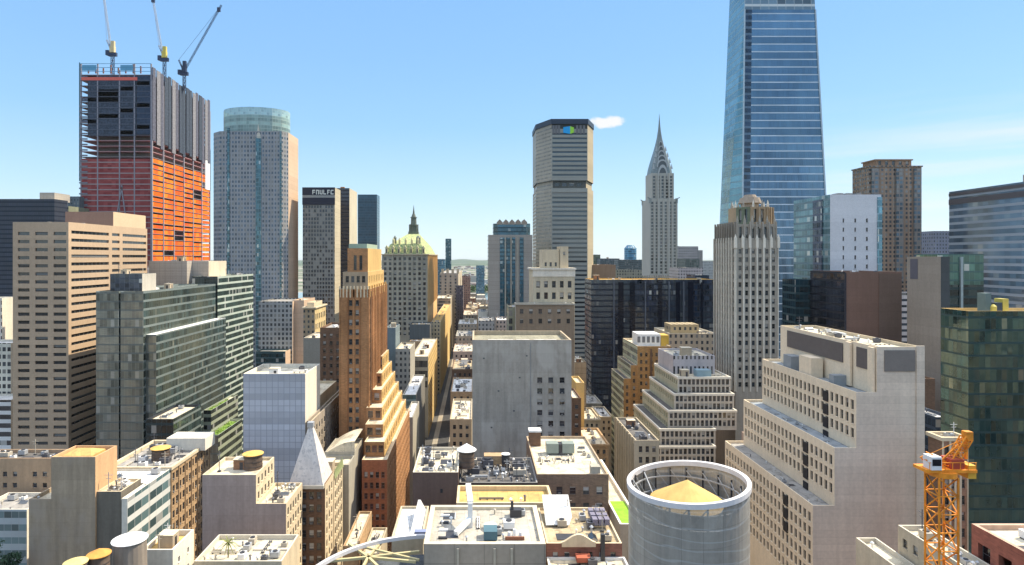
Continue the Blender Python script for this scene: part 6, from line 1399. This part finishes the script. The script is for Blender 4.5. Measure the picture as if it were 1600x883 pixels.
for k in range(5):
    a = 2.2+k*.55; m = MB(); m.beam((cx+(Rr-.5)*math.cos(a),cy+(Rr-.5)*math.sin(a),zt-.8),(cx+(Rr-3.2)*math.cos(a+.1),cy+(Rr-3.2)*math.sin(a+.1),zt-4.5),.16); m.build('stay', steel, t)
for o_ in t.children:   # the drum is cut slightly aslant
    if o_.name.split('.')[0] in ('screen','rim'):
        for v_ in o_.data.vertices:
            if v_.co.z > zt-70-1.5: v_.co.z += v_.co.x*.085
water_tank(cx, cy, 70, zt-2.9, 4.6, 3.1, 'broad tank with an ochre cone lid inside the round grey screen', wood, flat('ochre_cone',(.60,.40,.13),.8,var=.15), legs=False, over=1.12)
B = Bld('screen_base_building','building under the round screen at the bottom edge','building')
B.box(cx-10,cx+10,76,97,0,70,gp,roof=roof_grey); B.end()
# arched canopy at the bottom
t = thing('arched_roof_truss', (-8.7,95,66), 'curved white rimmed canopy with yellow steel braces at the bottom edge', 'canopy')
acx,acy,aR,az = -8.9,94.9,20.3,72.2
m = MB(); n_ = 40; A0,A1 = math.radians(82.0),math.radians(175)
for k in range(n_):
    a0,a1 = A0+(A1-A0)*k/n_,A0+(A1-A0)*(k+1)/n_
    ring = [(aR+.25,az-.35),(aR+.25,az+.3),(aR-.35,az+.3),(aR-.35,az-.35)]
    for j in range(4):
        (r0,z0),(r1,z1) = ring[j],ring[(j+1)%4]
        m.quad((acx+r0*math.cos(a0),acy+r0*math.sin(a0),z0),(acx+r0*math.cos(a1),acy+r0*math.sin(a1),z0),(acx+r1*math.cos(a1),acy+r1*math.sin(a1),z1),(acx+r1*math.cos(a0),acy+r1*math.sin(a0),z1))
m.build('rim', flat('rim_white',(.66,.63,.62),.5), t)
hub = Vector((PX(575,108),108.2,az-.6)); brace_m = flat('brace_yellow',(.50,.42,.22),.6)
for (a_,c_) in ((512,877),(545,850),(600,843),(655,862),(650,878),(560,900),(610,905)):
    dq = (HC-(az-.6))*FX/(c_-VY); m = MB(); m.beam(hub,(PX(a_,dq),dq,az-.6),.42); m.build('brace', brace_m, t)
m = MB(); m.beam((PX(556,112.5),112.5,az-.5),(PX(655,107),107,az-.5),.35); m.build('brace', brace_m, t)
m = MB(); m.poly([(acx+(aR-.6)*math.cos(A0+(A1-A0)*k/16),acy+(aR-.6)*math.sin(A0+(A1-A0)*k/16),az-3.2) for k in range(17)]+[(acx-14,84,az-3.2),(-6.4,84,az-3.2)]); m.build('lower_deck', roofing('roof_slate',(.09,.10,.11)), t)
for k in range(6): m = MB(); m.box(-20+k*2.3,-19+k*2.3,105,106.2,az-3.2,az-2.3); m.build('condenser', dark_m, t)
m = MB(); m.cyl(acx-.0,acy,40,az-3.3,aR-1.2,aR-1.2,40); m.build('drum_wall', gp, t)

# ================================================================ bottom right
B = Bld('red_brick_arcade','red brick building with arched side openings and a pale roof at the lower right corner','building')
rbk = brick('arcade_brick',(.34,.13,.10)); xa = PX(1518,111); zt = PZ(818,111)
e = B.box(xa,xa+34,84,111,0,zt,rbk,front=None,left=S(fh=5.2,bw=4.4,ww=2.6,wh=3.6,top=2.8,rev=.9,pane=pane_dark,zmin=60),roof=roof_cream,par=.9,parw=.7,trim=masonry('coping_pink',(.50,.36,.30)),n=12,kinds=(3,3,1,5,7)); B.end()
B = Bld('pale_step_roof','pale low roofs stepping beside the foot of the orange crane','building')
B.box(84.5,89.6,101,122,0,71.3,stone_warm,roof=roof_cream,n=9,trim=cream_p,left=S(fh=3.6,bw=3,ww=1.3,wh=1.8,top=2,zmin=50,wall=stone_warm)); B.end()
B = Bld('pale_step_roof','narrow cream roof with a pale wall left of the orange crane base','building')
B.box(79.8,84.0,104,128,0,66,cream_st,roof=roof_cream,n=3,trim=cream_p); B.end()
# orange tower crane
d0 = 84; mx = PX(1471,d0); zp = PZ(742,d0); t = thing('tower_crane', (mx,d0,0), 'bright orange tower crane with a lattice mast beside the beige stepped building', 'crane')
oc_ = flat('crane_orange',(.78,.27,.02),.6,var=.35)
m = MB(); lattice(m,(mx,d0,0),(mx,d0,zp),2.6,38,.2); m.build('mast', oc_, t)
m = MB(); m.cyl(mx,d0,zp,zp+.7,1.8,1.8,16); m.box(mx-3.0,mx+3.9,d0-1.3,d0+1.3,zp+.7,zp+1.1); m.build('slewing_deck', oc_, t)
m = MB(); m.box(mx-2.4,mx-1.0,d0-1.4,d0+.2,zp+1.1,zp+2.9); m.build('cab', white_p, t)
m = MB(); m.box(mx+2.9,mx+4.0,d0-1.0,d0+1.0,zp-.2,zp+1.6); m.build('counterweight', flat('weight_orange',(.70,.38,.04),.6), t)
m = MB(); tipx, tipz = PX(1510,d0), PZ(684,d0); lattice(m,(mx+1.0,d0,zp+1.1),(tipx,d0,tipz),1.0,8,.13); m.build('back_mast', oc_, t)
m = MB(); m.box(tipx-.35,tipx+.6,d0-.45,d0+.45,tipz-.3,tipz+.9); m.build('mast_head', oc_, t)
m = MB(); lx,lz = PX(1447,d0),PZ(712,d0); lattice(m,(mx-.6,d0,zp+1.1),(lx,d0,lz),1.1,5,.14); m.build('jib', oc_, t)
m = MB(); m.beam((lx,d0,lz),(mx+1.2,d0,zp+1.6),.3); m.beam((tipx,d0,tipz),(mx+3.4,d0,zp+2.2),.3); m.beam((mx,d0,zp+2),(mx+2.4,d0,zp+4.2),.18); m.beam((tipx,d0,tipz),(lx,d0,lz),.06); m.build('tie_bar', oc_, t)
for k in range(7): m = MB(); m.beam((mx-2.6+k*1.05,d0-1.3,zp+1.1),(mx-2.6+k*1.05,d0-1.3,zp+2.1),.06); m.build('handrail_post', oc_, t)
m = MB(); m.beam((mx-2.8,d0-1.3,zp+2.1),(mx+3.8,d0-1.3,zp+2.1),.07); m.build('handrail', oc_, t)
m = MB(); m.box(mx-2.3,mx-1.1,d0-1.43,d0-1.405,zp+1.7,zp+2.6); m.build('cab_window', pane_dark, t)
m = MB(); m.box(mx+.6,mx+2.4,d0-1,d0+1,zp+1.1,zp+2.4); m.build('winch', flat('winch_red',(.35,.06,.03)), t)

# ================================================================ mirrored in the glass: blocks beside and behind the viewpoint
for (xa_,xb_,ya,yb,h_,lb,col_,rf_) in ((262,292,-46,-22,74,'tan block behind the viewpoint, mirrored in the green glass at the right',(.50,.40,.26),roof_cream),(296,318,-60,-26,98,'pale stone block behind the viewpoint, mirrored in the green glass',(.56,.52,.44),roof_cream),(322,352,-50,-18,60,'rust brown block behind the viewpoint, mirrored in the green glass',(.36,.20,.13),roof_grey),
  (356,392,-70,-30,110,'tall cream block behind the viewpoint, mirrored at the right edge',(.60,.55,.44),roof_cream),(-300,-262,-60,-30,96,'ochre block behind the viewpoint, mirrored in the olive glass',(.52,.42,.24),roof_cream),(-345,-306,-50,-20,66,'grey block behind the viewpoint, mirrored in the olive glass',(.40,.39,.36),roof_cream)):
    B = Bld('mirrored_building', lb, 'building'); f_ = facade('facade_behind%d' % int(xa_), col_, 3.7, 3.0, 1.4, 2.0)
    B.box(xa_,xb_,ya,yb,0,h_,f_,front=M(f_),roof=rf_); B.end()

# ================================================================ haze
hz_m = bpy.data.materials.new('haze_air'); hz_m.use_nodes = True; nt = hz_m.node_tree; nt.nodes.remove(nt.nodes['Principled BSDF'])
pv = nt.nodes.new('ShaderNodeVolumePrincipled'); pv.inputs['Color'].default_value = (.80,.90,1.0,1); pv.inputs['Density'].default_value = HAZE_D; pv.inputs['Anisotropy'].default_value = 0.0
nt.links.new(pv.outputs[0], nt.nodes['Material Output'].inputs['Volume'])
if HAZE_D > 0:
    m = MB(); m.box(-9800,13000,-700,27000,-2,420); tag(m.build('haze', hz_m), kind='stuff')

if os.environ.get('FOOTCHK'):
    for i in range(len(FOOT)):
        for j in range(i+1, len(FOOT)):
            a, c = FOOT[i], FOOT[j]
            if a[0] == c[0]: continue
            ox = min(a[2],c[2])-max(a[1],c[1]); oy = min(a[4],c[4])-max(a[3],c[3]); oz = min(a[6],c[6])-max(a[5],c[5])
            if ox > .01 and oy > .01 and oz > .01: print('OVERLAP %.1f x %.1f | %s %s | %s %s' % (ox, oy, a[0][:45], [round(v) for v in a[1:5]], c[0][:45], [round(v) for v in c[1:5]]))
